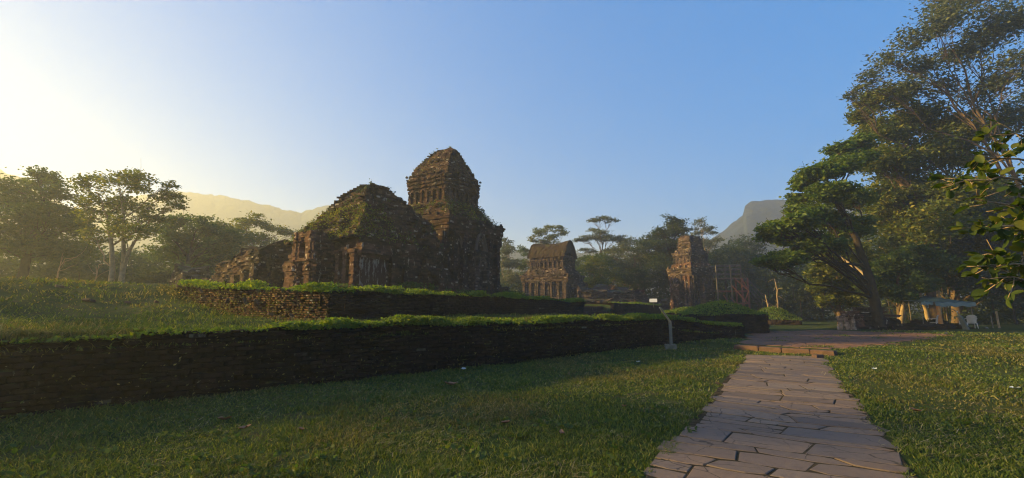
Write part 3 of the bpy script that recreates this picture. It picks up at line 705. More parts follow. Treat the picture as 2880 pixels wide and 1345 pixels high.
# ------------------------------------------------------------------ slim tower by the scaffold
p4 = at_y(1949, 850, 50)
t4 = empty("brick_tower", (p4[0], p4[1], 1.0), "slim carved brick tower in three shrinking tiers next to the scaffold", "tower", rz=SITE_RZ - R(35))
def rel7(side, u, t, z, half):
    r = np.zeros_like(u)
    if z < .8: r += .18
    if .8 < z < 3.9: r = r - .09 * (np.abs(((t * 2.5) % 1) - .5) > .3) * (np.abs(t) < .95)
    if abs(z - 2.9) < .1 or abs(z - 3.4) < .1: r += .06
    return r
mas("wall", BRICK_GREY, t4, (0, 0, 0), lambda z: (1.62, 1.62), -.5, 4.2, relief=rel7, course=.11, du=.09, amp=.03, miss=.06, seed=61)
cornice("cornice", t4, BRICK_GREY, 1.62, 1.62, 4.1, 4.9, .3, 62)
mas("ledge_roof", BRICK_RED, t4, (0, 0, 0), lambda z: (float(np.interp(z, [4.85, 5.5], [1.65, 1.35])),) * 2, 4.85, 5.5, amp=.06, rough=.08, miss=.12, seed=63)
mas("middle_storey", BRICK_GREY, t4, (0, 0, 0), lambda z: (1.3, 1.3), 5.45, 6.6, relief=lambda s_, u, t, z, h: -.1 * (np.abs(((t * 2.5) % 1) - .5) > .3) * (np.abs(t) < .93) * (z < 6.2) + .12 * (z > 6.25), course=.1, du=.08, amp=.04, seed=64, miss=.08)
mas("ledge_roof", BRICK_GREY, t4, (0, 0, 0), lambda z: (float(np.interp(z, [6.55, 7.1], [1.35, 1.02])),) * 2, 6.55, 7.1, amp=.06, rough=.1, miss=.15, seed=65)
mas("top_storey", BRICK_GREY, t4, (.05, 0, 0), lambda z: (float(np.interp(z, [7.0, 8.2, 8.9], [1.0, .92, .55])),) * 2, 7.05, 8.95, amp=.06, rough=.12, miss=.15, seed=66, ztop=lambda x, y: 8.6 + .35 * vnoise(x * 2, y * 2, 5.))
mas("porch", BRICK_RED, t4, (-.2, -1.9, 0), steps_prof([(-.5, .1), (.5, .1), (.55, 0), (2.3, 0), (2.35, .1), (2.7, .08), (3.2, -.25)], (.62, .5)), -.5, 3.2, course=.09, du=.07, seed=67,
    relief=lambda s_, u, t, z, h: np.where((s_ == 0) & (np.abs(u) < .22) & (z < 1.9), -.35, 0))
arch_frame("niche_arch", t4, STONE, -.2, -2.42, 1.5, .75, .6, 'y', .05, 4)
mas("side_porch", BRICK_GREY, t4, (1.85, 0, 0), steps_prof([(-.5, .1), (.5, .1), (.55, 0), (2.3, 0), (2.35, .1), (2.7, .08), (3.2, -.25)], (.45, .6)), -.5, 3.2, course=.09, du=.07, seed=68)
arch_frame("pediment_arch", t4, STONE, -.2, -1.75, 3.2, 1.2, 1.0, 'y', .12, 5, .12)
for k, u in enumerate((-1.4, -.95, .75, 1.35)):
    pilaster(t4, BRICK_RED, u, -1.68, .22, .22, .8, 4.0, 150 + k); pilaster(t4, BRICK_GREY, 1.68, u, .22, .22, .8, 4.0, 160 + k)
antefixes("corner_stone", t4, STONE, 1.7, 1.7, 4.9, .22, .34, 10, .8, (0, 1, 3))
antefixes("corner_stone", t4, STONE, 1.32, 1.32, 6.6, .18, .26, 11, .8, (0, 1, 3))

# low carved walls between the two
ruin_block("ruined_wall", 1700, 850, 45, 1.4, [("wall", -1.2, 0, 1.5, .7, 2.6, .05), ("wall", 1.5, .2, 1.3, .6, 2.3, .06), ("low_wall", 0, -1.2, 3.0, .5, 1.1, .1)], "dark carved wall remains between the boat roofed building and the white board", "ruin", BRICK_GREY, R(-8), 70)
ruin_block("ruined_wall", 1795, 850, 49, 1.2, [("wall", -.6, 0, 1.6, .7, 2.4, .08), ("low_wall", 1.7, -.3, 1.4, .6, 1.5, .1)], "low crumbled carved wall behind the small white board", "ruin", BRICK_GREY, R(-14), 75)
ruin_block("ruined_wall", 1560, 850, 40, 1.5, [("wall", 0, 0, 2.6, .5, .95, .05), ("low_wall", 3.2, .1, .9, .5, .8, .1)], "low brick platform edge in front of the boat roofed building", "ruin", BRICK_GREY, R(-12), 80)
ruin_block("ruined_wall", 1742, 800, 54, 1.4, [("wall", 0, 0, 1.3, .9, 3.6, .35), ("low_wall", 2.1, 0, 1.2, .7, 2.7, .3)], "broken reddish brick pile behind the low carved walls", "ruin", BRICK_RED, R(10), 85)

# ------------------------------------------------------------------ foliage tools
def leaf_cards(P, size, rng, up=.55, droop=.0, wide=.55, fold=.18):
    """one small folded leaf at every point"""
    n = len(P); a = rng.uniform(0, 2 * math.pi, n); e = rng.normal(droop, .45, n)
    d = np.stack([np.cos(a) * np.cos(e), np.sin(a) * np.cos(e), np.sin(e)], 1)
    nn = rng.normal(0, 1, (n, 3)) * (1 - up) + np.array((0, 0, up))
    s = np.cross(d, nn); s /= np.linalg.norm(s, axis=1)[:, None] + 1e-9
    nrm = np.cross(s, d)
    L = (size * rng.uniform(.6, 1.35, n))[:, None]
    V = np.stack([P - d * L * .5, P + s * L * wide * .5 + nrm * L * fold * .5 - d * L * .05, P + d * L * .5, P - s * L * wide * .5 + nrm * L * fold * .5 - d * L * .05], 1).reshape(-1, 3)
    return V, np.arange(n * 4).reshape(-1, 4)
def curve(p0, p1, bend, n, rng, sag=0.0):
    t = np.linspace(0, 1, n)[:, None]; d = p1 - p0; L = np.linalg.norm(d)
    off = rng.normal(0, 1, 3) * bend * L
    P = p0 + d * t + off * (t * (1 - t)) * 2 + np.array((0, 0, sag * L)) * (t * (1 - t)) * 4
    w = rng.normal(0, bend * L * .18, (n, 3)); w[0] = w[-1] = 0
    return P + w
def tree(name, base, clumps, label, cat, leafmat, barkmat=None, group=None, nleaf=9000, lsize=.22, r0=.25, fork=.35, lean=(0, 0), seed=0, trunks=1, spread=.30, subs=9, flat=.75, up=.55, droop=0.0, dens=None):
    """tapered trunk, limbs to every clump of the crown, twigs inside it, leaves round the twigs.
    clumps: world x, y, z, radius"""
    barkmat = barkmat or BARK
    rng = np.random.default_rng(seed); base = np.asarray(base, float)
    e = empty(name, base, label, cat, group)
    C = np.array([c[:4] for c in clumps], float); C[:, :3] -= base
    top = C[:, 2].max(); mean = C[:, :3].mean(0)
    tb = MB(); lv = []
    w = (C[:, 3] ** 2); w = w / w.sum()
    cols = []
    for k in range(trunks):
        off = np.array((0, 0, 0.)) if trunks == 1 else np.array((rng.normal(0, r0 * 1.2), rng.normal(0, r0 * 1.2), 0))
        tgt = np.array((mean[0] * .8 + lean[0], mean[1] * .8 + lean[1], top * .85)) if trunks == 1 else C[(k * 7) % len(C), :3] * np.array((.8, .8, .92))
        P = curve(off + np.array((0, 0, -.2)), tgt, .05, 12, rng)
        P[:, :2] = off[:2] + (P[:, :2] - off[:2]) * (np.linspace(0, 1, 12) ** 1.25)[:, None]
        rad = r0 * (1 - np.linspace(0, 1, 12) * .86) ** .9 / (trunks ** .35); rad[0] *= 1.35
        tb.tube(P, rad, 8); cols.append((P, rad))
    for ci, c in enumerate(C):
        P, rad = cols[ci % len(cols)]
        zf = np.clip((c[2] - c[3] * .6) / max(P[-1, 2], .1) - .12 - .2 * rng.random(), fork, .96)
        i = int(np.clip(zf * 11, 1, 10)); p0 = P[i]
        L = np.linalg.norm(c[:3] - p0); rl = min(rad[i] * .62, .010 + .010 * L + .014 * c[3])
        lp = curve(p0, c[:3], .10, 8, rng, .05 if c[2] > p0[2] else .12); tb.tube(lp, rl * (1 - np.linspace(0, 1, 8) * .7), 5, False)
        m = max(4, int(subs * (1 if dens is None else 1)))
        q = rng.normal(0, 1, (m, 3)); q /= np.linalg.norm(q, axis=1)[:, None]; q *= (rng.random(m) ** .4)[:, None]
        q = c[:3] + q * c[3] * np.array((1, 1, flat))
        per = int(nleaf * w[ci] / m) + 1
        for s_ in q:
            st_ = lp[rng.integers(4, 8)]
            tw = curve(st_, s_, .12, 5, rng, .06); tb.tube(tw, rl * .34 * (1 - np.linspace(0, 1, 5) * .75), 4, False)
            sg = c[3] * spread
            pts = s_ + rng.normal(0, 1, (per, 3)) * np.array((sg, sg, sg * .48 * flat / .75))
            lv.append(pts)
            for _ in range(2):
                j = s_ + rng.normal(0, sg * 1.2, 3); tb.tube(curve(tw[3], j, .1, 4, rng), rl * .14, 3, False)
    tb.build("trunk", barkmat, e, True)
    V, Fq = leaf_cards(np.concatenate(lv), lsize, rng, up, droop)
    mk("crown", V, Fq, leafmat, e)
    return e
def px_tree(name, bx, by, Y, clumps, label, cat, leafmat, barkmat=None, zbase=None, depth=.5, **k):
    """clumps as source pixels (x, y, radius[, dY]) set at their own distances"""
    rng = np.random.default_rng(k.get('seed', 0) + 999)
    b = at_y(bx, by, Y); b[2] = zbase if zbase is not None else b[2]
    out = []
    for c in clumps:
        r = c[2] / F * Y; dy = c[3] if len(c) > 3 else rng.uniform(-1, 1) * depth * r * 2
        p = at_y(c[0], c[1], Y + dy); out.append((p[0], p[1], p[2], r))
    if k.pop('backfill', False):
        for (x, y, z, r) in list(out): out.append((x + rng.normal(0, r * .4), y + r * rng.uniform(.8, 1.8), z - r * .2, r))
    return tree(name, b, out, label, cat, leafmat, barkmat, **k)

def mass(name, boxes, n, size, mat, seed, stems=True):
    """continuous thicket: leaves clumped in a volume; boxes = pixel x0, x1, top y0, y1, base z, Y0, Y1"""
    rng = np.random.default_rng(seed); out = []; tb = MB()
    for (x0, x1, t0_, t1_, zb, Y0, Y1) in boxes:
        m = int(n / len(boxes) / 60)
        for _ in range(m):
            f = rng.random(); Yc = rng.uniform(Y0, Y1); px = x0 + (x1 - x0) * f
            ty = t0_ + (t1_ - t0_) * f + 22 * vnoise(px / 45., seed * 1.7) + 8 * vnoise(px / 13., seed)
            p = at_y(px, float(ty), Yc); H = max(.6, p[2] - zb)
            z = zb + H * (1 - rng.random() ** 1.4 * .98) * rng.uniform(.85, 1.0)
            c = np.array((p[0], p[1], z)); s_ = (.35 + .22 * H * .25) * rng.uniform(.6, 1.2)
            out.append(c + rng.normal(0, 1, (60, 3)) * np.array((s_, s_, s_ * .5)))
            if stems and rng.random() < .10: tb.tube(curve(np.array((p[0], p[1], zb - .3)), c, .06, 6, rng), [.09, .08, .07, .055, .04, .02], 5)
    V, Fq = leaf_cards(np.concatenate(out), size, rng, .5)
    o = tag(mk(name, V, Fq, mat), kind="stuff")
    if stems: tb.build("stems", BARK_DARK, o, True)
    return o

# ------------------------------------------------------------------ hills
def hill(name, prof, Y, half, seed, mat, bump=3.0, base=-3, steep=1.0, freq=.05):
    px = np.array([p[0] for p in prof], float); py = np.array([p[1] for p in prof], float)
    xs = np.linspace(px[0], px[-1], 420); ridge = np.array([at_y(x, y, Y) for x, y in zip(xs, np.interp(xs, px, py))])
    v = np.linspace(-1, 1, 61); rows = []
    dirs = ridge[:, :2] / np.linalg.norm(ridge[:, :2], axis=1)[:, None]
    for t in v:
        sh = (1 - abs(t) ** 1.3) ** steep if t < 0 else (1 - t ** 1.5)
        p = ridge[:, :2] + dirs * (t * half)
        H = ridge[:, 2] * sh
        k = H / (ridge[:, 2].max() + 1)
        zz_ = base + H + 3 * fbm(p[:, 0] * .018, p[:, 1] * .018, seed) * (1 - sh) * 2 * sstep(0, .4, k) + bump * .5 * np.maximum(0, vnoise(p[:, 0] * freq * 3, p[:, 1] * freq * 3, seed)) + bump * .45 * vnoise(p[:, 0] * freq * 6.5, p[:, 1] * freq * 6.5, seed + 3)
        rows.append(np.column_stack([p, zz_]))
    return tag(mk(name, np.concatenate(rows), grid_faces(61, 420), mat, smooth=False), kind="structure")
hill("hill", [(-900, 500), (-500, 440), (-250, 430), (-60, 452), (0, 463), (70, 488), (180, 560), (300, 640), (420, 700)], 240, 70, 1, HILL, 1.7)
hill("hill", [(-100, 640), (150, 600), (330, 552), (470, 528), (530, 531), (620, 541), (700, 556), (780, 575), (848, 588), (880, 578), (950, 563), (1060, 560), (1200, 600), (1330, 660), (1430, 720)], 350, 100, 2, HILL, 2.0)
hill("hill", [(1180, 730), (1320, 706), (1430, 692), (1530, 706), (1640, 700), (1730, 690), (1830, 700), (1950, 690), (2100, 700), (2300, 720)], 330, 60, 3, HILL, 2.6)
hill("mountain", [(1860, 760), (1930, 712), (2000, 660), (2040, 632), (2062, 612), (2088, 590), (2094, 563), (2112, 553), (2180, 549), (2260, 548), (2420, 540), (2700, 560), (3000, 600), (3300, 700)], 260, 80, 4, CLIFF, 1.5, steep=.75)

# ------------------------------------------------------------------ thickets that read as one mass
mass("woodland", [(-350, 250, 640, 690, 1.5, 44, 56), (200, 640, 690, 700, 2.0, 42, 54), (500, 900, 690, 690, 2.0, 50, 62), (-300, 600, 740, 745, 2.2, 38, 46)], 60000, .36, LEAF_DARK, 3)
mass("shrubbery", [(1390, 1560, 800, 810, 1.2, 56, 62), (1620, 1960, 790, 800, .9, 56, 62), (1990, 2300, 800, 790, .5, 50, 56), (300, 680, 765, 770, 2.3, 38, 44)], 36000, .30, LEAF_DARK, 8)
mass("woodland", [(1390, 1520, 760, 770, 1.2, 62, 75), (1600, 1800, 730, 740, 1.0, 60, 72), (1800, 2150, 740, 730, .6, 58, 70), (1980, 2320, 705, 700, .4, 56, 64)], 52000, .36, LEAF_DARK, 4)
mass("woodland", [(2150, 2520, 770, 690, .3, 46, 56), (2400, 2960, 640, 560, .3, 38, 48), (2500, 3300, 620, 500, .3, 44, 56), (2700, 3300, 740, 700, .3, 32, 38)], 70000, .30, LEAF_DARK, 5)

# ------------------------------------------------------------------ trees, left
px_tree("spreading_tree", 322, 806, 30, [(330, 505, 50), (255, 520, 42), (395, 520, 45), (462, 548, 40), (300, 570, 48), (372, 585, 50), (235, 590, 40), (440, 605, 38), (500, 575, 24), (480, 520, 20), (330, 640, 45), (270, 660, 40), (400, 650, 40)],
        "spreading hazy tree with a pale leaning trunk, standing alone before the left woods", "tree", LEAF_OLIVE, BARK_PALE, nleaf=9000, lsize=.21, r0=.28, seed=11, trunks=3, subs=10, spread=.28, fork=.25)
px_tree("hazy_tree", 60, 800, 34, [(40, 525, 60), (105, 500, 40), (160, 535, 38), (60, 590, 70), (140, 610, 55), (-20, 560, 70), (185, 590, 36), (210, 625, 30), (60, 680, 70), (150, 690, 60), (-40, 660, 80), (120, 490, 26)],
        "big dense tree at the far left edge, glowing in the low sun", "tree", LEAF_MID, BARK_DARK, nleaf=20000, lsize=.26, r0=.35, seed=12, flat=.6, subs=10, backfill=True)
px_tree("hazy_tree", -180, 800, 36, [(-160, 520, 80), (-260, 560, 90), (-120, 600, 80), (-220, 650, 90), (-320, 620, 80)], "dark tree just beyond the far left edge of the woods", "tree", LEAF_MID, BARK_DARK, nleaf=12000, lsize=.28, r0=.35, seed=13)
px_tree("hazy_tree", 520, 805, 40, [(510, 620, 36), (560, 625, 36), (600, 645, 34), (640, 660, 30), (540, 665, 42), (480, 660, 42), (460, 700, 46), (600, 690, 44), (520, 710, 46), (450, 640, 30)],
        "low rounded tree between the pale leaning trunk and the roofless hall", "tree", LEAF_MID, BARK_DARK, nleaf=13000, lsize=.27, r0=.25, seed=14, flat=.6, backfill=True)
px_tree("feathery_tree", 700, 800, 48, [(690, 628, 30), (730, 620, 30), (765, 640, 28), (655, 650, 30), (800, 655, 22), (700, 670, 40), (745, 680, 36), (830, 660, 18), (640, 690, 34), (862, 652, 18)],
        "pale feathery tree showing above the roofless hall", "tree", LEAF_OLIVE, BARK, nleaf=6500, lsize=.27, r0=.22, seed=15, flat=.55, trunks=2, spread=.34)
px_tree("feathery_tree", 620, 800, 46, [(615, 640, 24), (640, 650, 26), (590, 660, 26), (650, 690, 34), (600, 700, 36), (680, 720, 34), (630, 740, 36)],
        "yellow green tree rising behind the left end of the roofless hall", "tree", LEAF_OLIVE, BARK, nleaf=7000, lsize=.26, r0=.2, seed=16, flat=.6)
for k, (x, y0, lab) in enumerate(((160, 785, "bare pale sapling in front of the left woods"), (262, 800, "thin bare crooked sapling beside the pale leaning trunk"))):
    p = at_y(x, y0, 29); e = empty("bare_sapling", p, lab, "sapling"); b = MB(); rng = np.random.default_rng(70 + k)
    P = curve(np.array((0, 0, -.2)), np.array((.3 - .1 * k, 0, 1.3)), .1, 6, rng); b.tube(P, [.05, .045, .04, .03, .025, .015], 5)
    for q in range(6):
        b.tube(curve(P[2 + q % 4], P[2 + q % 4] + np.array((rng.normal(0, .6) + .3, rng.normal(0, .2), rng.uniform(.3, .9))), .15, 5, rng), [.02, .017, .013, .01, .006], 4)
    b.build("trunk", BARK_PALE, e, True)

for k, (x, y, h, lab) in enumerate(((-25, 8.5, 10, "unseen leafy tree added for lawn shade, level with the left end of the lower wall"), (-28, 14, 10, "shorter unseen leafy tree added for lawn shade beside the left end of the lower wall"), (-26, 4.5, 12, "tallest unseen leafy tree added to shade the near lawn"))):  # trees continuing the left wood out of view, added to dapple the lawn
    rng = np.random.default_rng(600 + k); cl = []
    for q in range(6): cl.append((x + rng.normal(0, 2.2), y + rng.normal(0, 2.0), h * rng.uniform(.45, .95), rng.uniform(1.2, 1.9)))
    tree("unseen_shade_tree", (x, y, 1.0), cl, lab, "tree", LEAF_MID, BARK, nleaf=900, lsize=.34, r0=.2, seed=610 + k, subs=8)
# ------------------------------------------------------------------ trees, middle distance
px_tree("slender_tree", 1428, 835, 60, [(1420, 685, 20), (1432, 712, 24), (1412, 735, 24), (1440, 745, 24), (1425, 775, 26), (1450, 790, 22)],
        "slender pale leaved tree against the right edge of the tall tower", "tree", LEAF_BLUE, BARK_PALE, zbase=1.4, nleaf=5500, lsize=.26, r0=.14, seed=21, fork=.3)
px_tree("slender_tree", 1492, 835, 63, [(1470, 705, 18), (1496, 715, 18), (1480, 735, 20), (1460, 750, 18), (1505, 755, 16), (1480, 785, 22)],
        "thin forked tree just left of the boat roofed building", "tree", LEAF_MID, BARK_PALE, zbase=1.4, nleaf=4200, lsize=.26, r0=.12, seed=22, fork=.3)
px_tree("feathery_tree", 1552, 830, 64, [(1512, 655, 18), (1540, 648, 18), (1570, 645, 16), (1586, 655, 14), (1500, 675, 14), (1550, 670, 22), (1530, 690, 20)],
        "airy tree whose twigs show above the boat shaped roof", "tree", LEAF_OLIVE, BARK, zbase=1.2, nleaf=3400, lsize=.27, r0=.16, seed=23, trunks=2)
px_tree("umbrella_tree", 1692, 800, 60, [(1690, 617, 20, 0), (1665, 620, 14, .4), (1722, 622, 16, -.3), (1700, 612, 14, 1), (1672, 648, 16, .2), (1690, 655, 20, -1), (1640, 670, 22, .5), (1670, 668, 24, 1), (1705, 670, 26, -1), (1735, 668, 22, .4), (1752, 676, 16, 0), (1625, 676, 14, 0), (1715, 705, 18, 1), (1650, 705, 20, -.5)],
        "tall umbrella shaped tree with flat tiers of foliage against the sky", "tree", LEAF_BLUE, BARK, zbase=1.0, nleaf=5200, lsize=.24, r0=.22, seed=24, flat=.34, spread=.36, fork=.45, lean=(0, 0))
px_tree("dense_tree", 1895, 850, 54, [(1890, 625, 28), (1910, 640, 26), (1868, 650, 30), (1895, 665, 36), (1850, 680, 36), (1930, 675, 28), (1880, 705, 44), (1920, 715, 36), (1840, 715, 36), (1870, 750, 46), (1910, 770, 44), (1815, 690, 26)],
        "dense dark tree rising behind the left side of the slim tower", "tree", LEAF_DARK, BARK_DARK, zbase=.8, nleaf=26000, lsize=.26, r0=.4, seed=25, flat=.6, backfill=True)
px_tree("broad_tree", 1800, 840, 57, [(1790, 680, 26), (1760, 700, 28), (1800, 715, 34), (1750, 735, 34), (1830, 730, 30), (1770, 765, 38), (1720, 720, 22), (1810, 770, 38)],
        "broad greyish green tree between the umbrella shaped tree and the dense dark tree", "tree", LEAF_BLUE, BARK, zbase=.9, nleaf=9000, lsize=.27, r0=.28, seed=26, flat=.6, backfill=True)
px_tree("feathery_tree", 1985, 840, 66, [(1972, 628, 18), (1960, 655, 20), (1992, 650, 20), (2005, 680, 20), (1975, 685, 24), (1990, 710, 24), (2012, 710, 16)],
        "pale sparse tree peeping over the top of the slim tower", "tree", LEAF_BLUE, BARK_PALE, zbase=.6, nleaf=3600, lsize=.28, r0=.2, seed=27, trunks=2)
px_tree("dense_tree", 2090, 850, 62, [(2095, 680, 26), (2060, 700, 28), (2130, 695, 26), (2040, 720, 26), (2100, 725, 36), (2145, 730, 30), (2070, 760, 40), (2130, 780, 40), (2020, 745, 26)],
        "dark bushy tree behind the rusty scaffold", "tree", LEAF_DARK, BARK_DARK, zbase=.5, nleaf=10000, lsize=.27, r0=.28, seed=28, flat=.6, backfill=True)
px_tree("leafy_bush", 1685, 835, 50, [(1690, 745, 24), (1660, 760, 22), (1715, 760, 22), (1690, 785, 28), (1730, 790, 20), (1670, 800, 20), (1665, 735, 18)],
        "yellow green bush in front of the umbrella shaped tree", "bush", LEAF_OLIVE, BARK, zbase=1.5, nleaf=6500, lsize=.19, r0=.1, seed=29, fork=.2)
px_tree("leafy_bush", 1655, 820, 56, [(1650, 740, 24), (1635, 765, 22), (1675, 735, 22), (1640, 795, 26), (1700, 725, 22)],
        "mid green bush right behind the boat roofed building", "bush", LEAF_MID, BARK, zbase=1.3, nleaf=5500, lsize=.22, r0=.1, seed=30, fork=.2)
px_tree("leafy_bush", 1765, 835, 52, [(1760, 790, 24), (1790, 775, 24), (1820, 790, 24), (1740, 775, 20), (1780, 810, 24)],
        "dark green bush behind the low carved walls", "bush", LEAF_DARK, BARK, zbase=1.2, nleaf=5000, lsize=.2, r0=.1, seed=31, fork=.2)
for k, (x, yb, Y, h, ln, lab) in enumerate(((2182, 862, 44, 3.8, .1, "pale vine covered bare trunk right of the scaffold"), (2168, 868, 42, 2.2, -.4, "short leaning pale trunk at the foot of the vine covered one"))):
    p = at_y(x, yb, Y); p[2] = .6; e = empty("vine_covered_tree", p, lab, "tree"); b = MB(); rng = np.random.default_rng(90 + k)
    P = curve(np.array((0, 0, -.2)), np.array((ln, 0, h)), .05, 8, rng); b.tube(P, np.linspace(.11, .04, 8), 6)
    for q in range(9): b.tube(curve(P[2 + q % 6], P[2 + q % 6] + rng.normal(0, .45, 3) + np.array((0, 0, -.1)), .2, 5, rng), [.025, .02, .016, .01, .006], 4)
    b.build("trunk", BARK_PALE, e, True)

# ------------------------------------------------------------------ trees, right
px_tree("tiered_tree", 2466, 868, 27, [(2190, 640, 36, -1), (2245, 622, 40, -2), (2160, 668, 26, 0), (2215, 672, 34, 1), (2150, 735, 24, -1), (2205, 728, 40, -1.5), (2245, 712, 30, 1), (2290, 680, 40, -1), (2270, 595, 40, 0), (2330, 620, 40, 1), (2262, 515, 30, 0), (2300, 490, 40, -1), (2255, 560, 32, 1), (2350, 470, 42, 0), (2365, 420, 32, 1), (2330, 540, 44, -1), (2400, 450, 42, 1), (2395, 560, 50, 2), (2385, 640, 50, 1), (2330, 690, 34, 0), (2420, 400, 30, 1)],
        "tree with flat tiers of bright green leaves reaching out towards the mountain", "tree", LEAF_BRIGHT, BARK_DARK, zbase=.3, nleaf=52000, lsize=.26, r0=.34, seed=41, flat=.55, spread=.33, fork=.25, subs=16)
px_tree("yellow_green_tree", 2604, 870, 32, [(2450, 285, 42), (2510, 270, 46), (2570, 330, 66), (2470, 370, 56), (2600, 430, 76), (2500, 470, 70), (2650, 340, 56), (2710, 420, 66), (2560, 540, 76), (2680, 540, 76), (2440, 440, 44), (2420, 330, 34), (2620, 620, 76), (2500, 610, 66), (2480, 540, 50), (2740, 350, 50)],
        "great spreading tree with yellow green leaves and sunlit limbs", "tree", LEAF_OLIVE, BARK, zbase=.3, nleaf=48000, lsize=.28, r0=.40, seed=42, fork=.22, subs=13, spread=.30, trunks=2)
px_tree("tall_airy_tree", 2960, 880, 30, [(2620, 60, 60), (2560, 110, 46), (2500, 180, 46), (2440, 225, 30), (2400, 265, 20), (2690, 40, 66), (2720, 150, 66), (2600, 190, 60), (2790, 80, 76), (2850, 200, 80), (2870, 60, 80), (2760, 250, 60), (2660, 240, 46), (2560, 240, 40), (2420, 250, 20), (2900, 320, 90), (2820, 320, 60), (2640, -20, 60), (2760, -40, 80)],
        "very tall airy tree with thin grey green foliage filling the upper right corner", "tree", LEAF_BLUE, BARK, zbase=.3, nleaf=18000, lsize=.26, r0=.26, seed=43, fork=.35, subs=14, spread=.34, trunks=2)
px_tree("dense_tree", 2690, 880, 36, [(2700, 640, 80), (2800, 690, 80), (2600, 690, 70), (2860, 600, 90), (2500, 710, 56), (2780, 560, 70), (2900, 720, 90), (2560, 760, 50), (2660, 760, 56), (2760, 770, 60), (2850, 800, 60)],
        "dense dark tree behind the tarp shelter", "tree", LEAF_DARK, BARK, zbase=.3, nleaf=56000, lsize=.30, r0=.36, seed=44, fork=.15, subs=14, flat=.8)
px_tree("dense_tree", 2360, 880, 33, [(2320, 720, 36), (2350, 690, 36), (2310, 765, 30), (2365, 745, 40), (2400, 710, 44), (2345, 800, 34), (2300, 800, 24), (2400, 780, 40), (2440, 740, 40), (2385, 835, 30), (2330, 845, 24)],
        "brownish leafy tree low down on the left flank of the right hand wood", "tree", LEAF_OLIVE, BARK, zbase=.3, nleaf=26000, lsize=.24, r0=.2, seed=45, fork=.12, subs=12, flat=.8)
px_tree("dense_tree", 2530, 885, 29.3, [(2600, 730, 40), (2650, 745, 36), (2560, 720, 36), (2520, 740, 40), (2470, 770, 36), (2560, 790, 36), (2490, 810, 30), (2600, 800, 30), (2540, 830, 26), (2440, 800, 30)],
        "dark undergrown tree behind the ruined brick pier", "tree", LEAF_MID, BARK, zbase=.3, nleaf=30000, lsize=.22, r0=.2, seed=46, fork=.12, subs=12)
# sunlit bare stems under the right hand wood
for k, (x0, y0, x1, y1, Y, r, lab) in enumerate(((2480, 862, 2452, 790, 28.5, .20, "stout sunlit trunk behind the ruined brick pier"), (2532, 892, 2542, 848, 29, .15, "short slanting sunlit stem between pier and shelter"), (2622, 895, 2582, 796, 30, .13, "leaning sunlit stem at the left corner of the tarp shelter"), (2640, 900, 2636, 790, 30.5, .12, "upright mottled stem rising behind the orange post"))):
    p = at_y(x0, y0, Y); tp_ = at_y(x1, y1, Y); p[2] = .3; e = empty("tree_trunk", p, lab, "tree"); b = MB(); rng = np.random.default_rng(95 + k)
    P = curve(np.array((0, 0, -.2)), tp_ - p, .05, 8, rng); P = np.concatenate([P, P[-1] + np.array([(.1, 1.0, .7), (.0, 2.2, 1.6), (.3, 3.6, 2.4), (.5, 5.0, 3.0)])])
    b.tube(P, np.linspace(r * 1.15, r * .3, 12), 8); b.build("trunk", BARK_PALE, e, True)

# ------------------------------------------------------------------ low mounds beyond the terrace end
def mound(px, py, Y, zb, hx, hy, h, label, rz, seed, wall_h=.75, leaf=None, dome=.5):
    p = at_y(px, py, Y); e = empty("grassy_mound", (p[0], p[1], zb), label, "mound", rz=rz)
    Vw, Fw = masonry(lambda z: (hx - .06 * z, hy - .06 * z), -.4, wall_h, course=.09, du=.08, amp=.05, rough=.12, miss=.12, seed=seed, jit=.05)
    mk("wall", Vw, Fw, BRICK_DARK, e, attr=masonry.vals)
    g = np.linspace(-1, 1, 41); A, B_ = np.meshgrid(g, g); rr_ = np.maximum(np.abs(A), np.abs(B_)); r2 = np.hypot(A, B_)
    z = wall_h - .06 + h * np.clip(1 - r2 ** 1.6, 0, 1) + .06 * fbm(A * 3, B_ * 3, seed)
    mk("turf", np.column_stack([(A * (hx - .05)).ravel(), (B_ * (hy - .05)).ravel(), z.ravel()]), grid_faces(41, 41), SOIL, e, True)
    rng = np.random.default_rng(seed); n = int(5200 * hx * hy / 4)
    u, v = rng.uniform(-1.02, 1.02, (2, n)); zz_ = wall_h - .04 + h * np.clip(1 - np.hypot(u, v) ** 1.6, 0, 1) + .06 * fbm(u * 3, v * 3, seed) + rng.uniform(0, .22, n) * rng.random(n)
    V, Fq = leaf_cards(np.column_stack([u * hx, v * hy, zz_]), .12, rng, .3, .5)
    tag(mk("grass", V, Fq, leaf or WEED, e), kind="stuff"); return e
mound(2025, 925, 29.5, .25, 2.35, 1.8, .75, "long low brick mound with a grassy top next to the paved crossing", SITE_RZ + R(22), 201, .95)
mound(1945, 880, 36, .6, 2.2, 1.4, .35, "flat weedy brick mound at the foot of the slim tower", SITE_RZ + R(10), 202, .6)
mound(2174, 905, 38, .3, 2.0, 1.5, .95, "rounded mound of bright grass in front of the vine covered trunk", SITE_RZ, 203, .32)

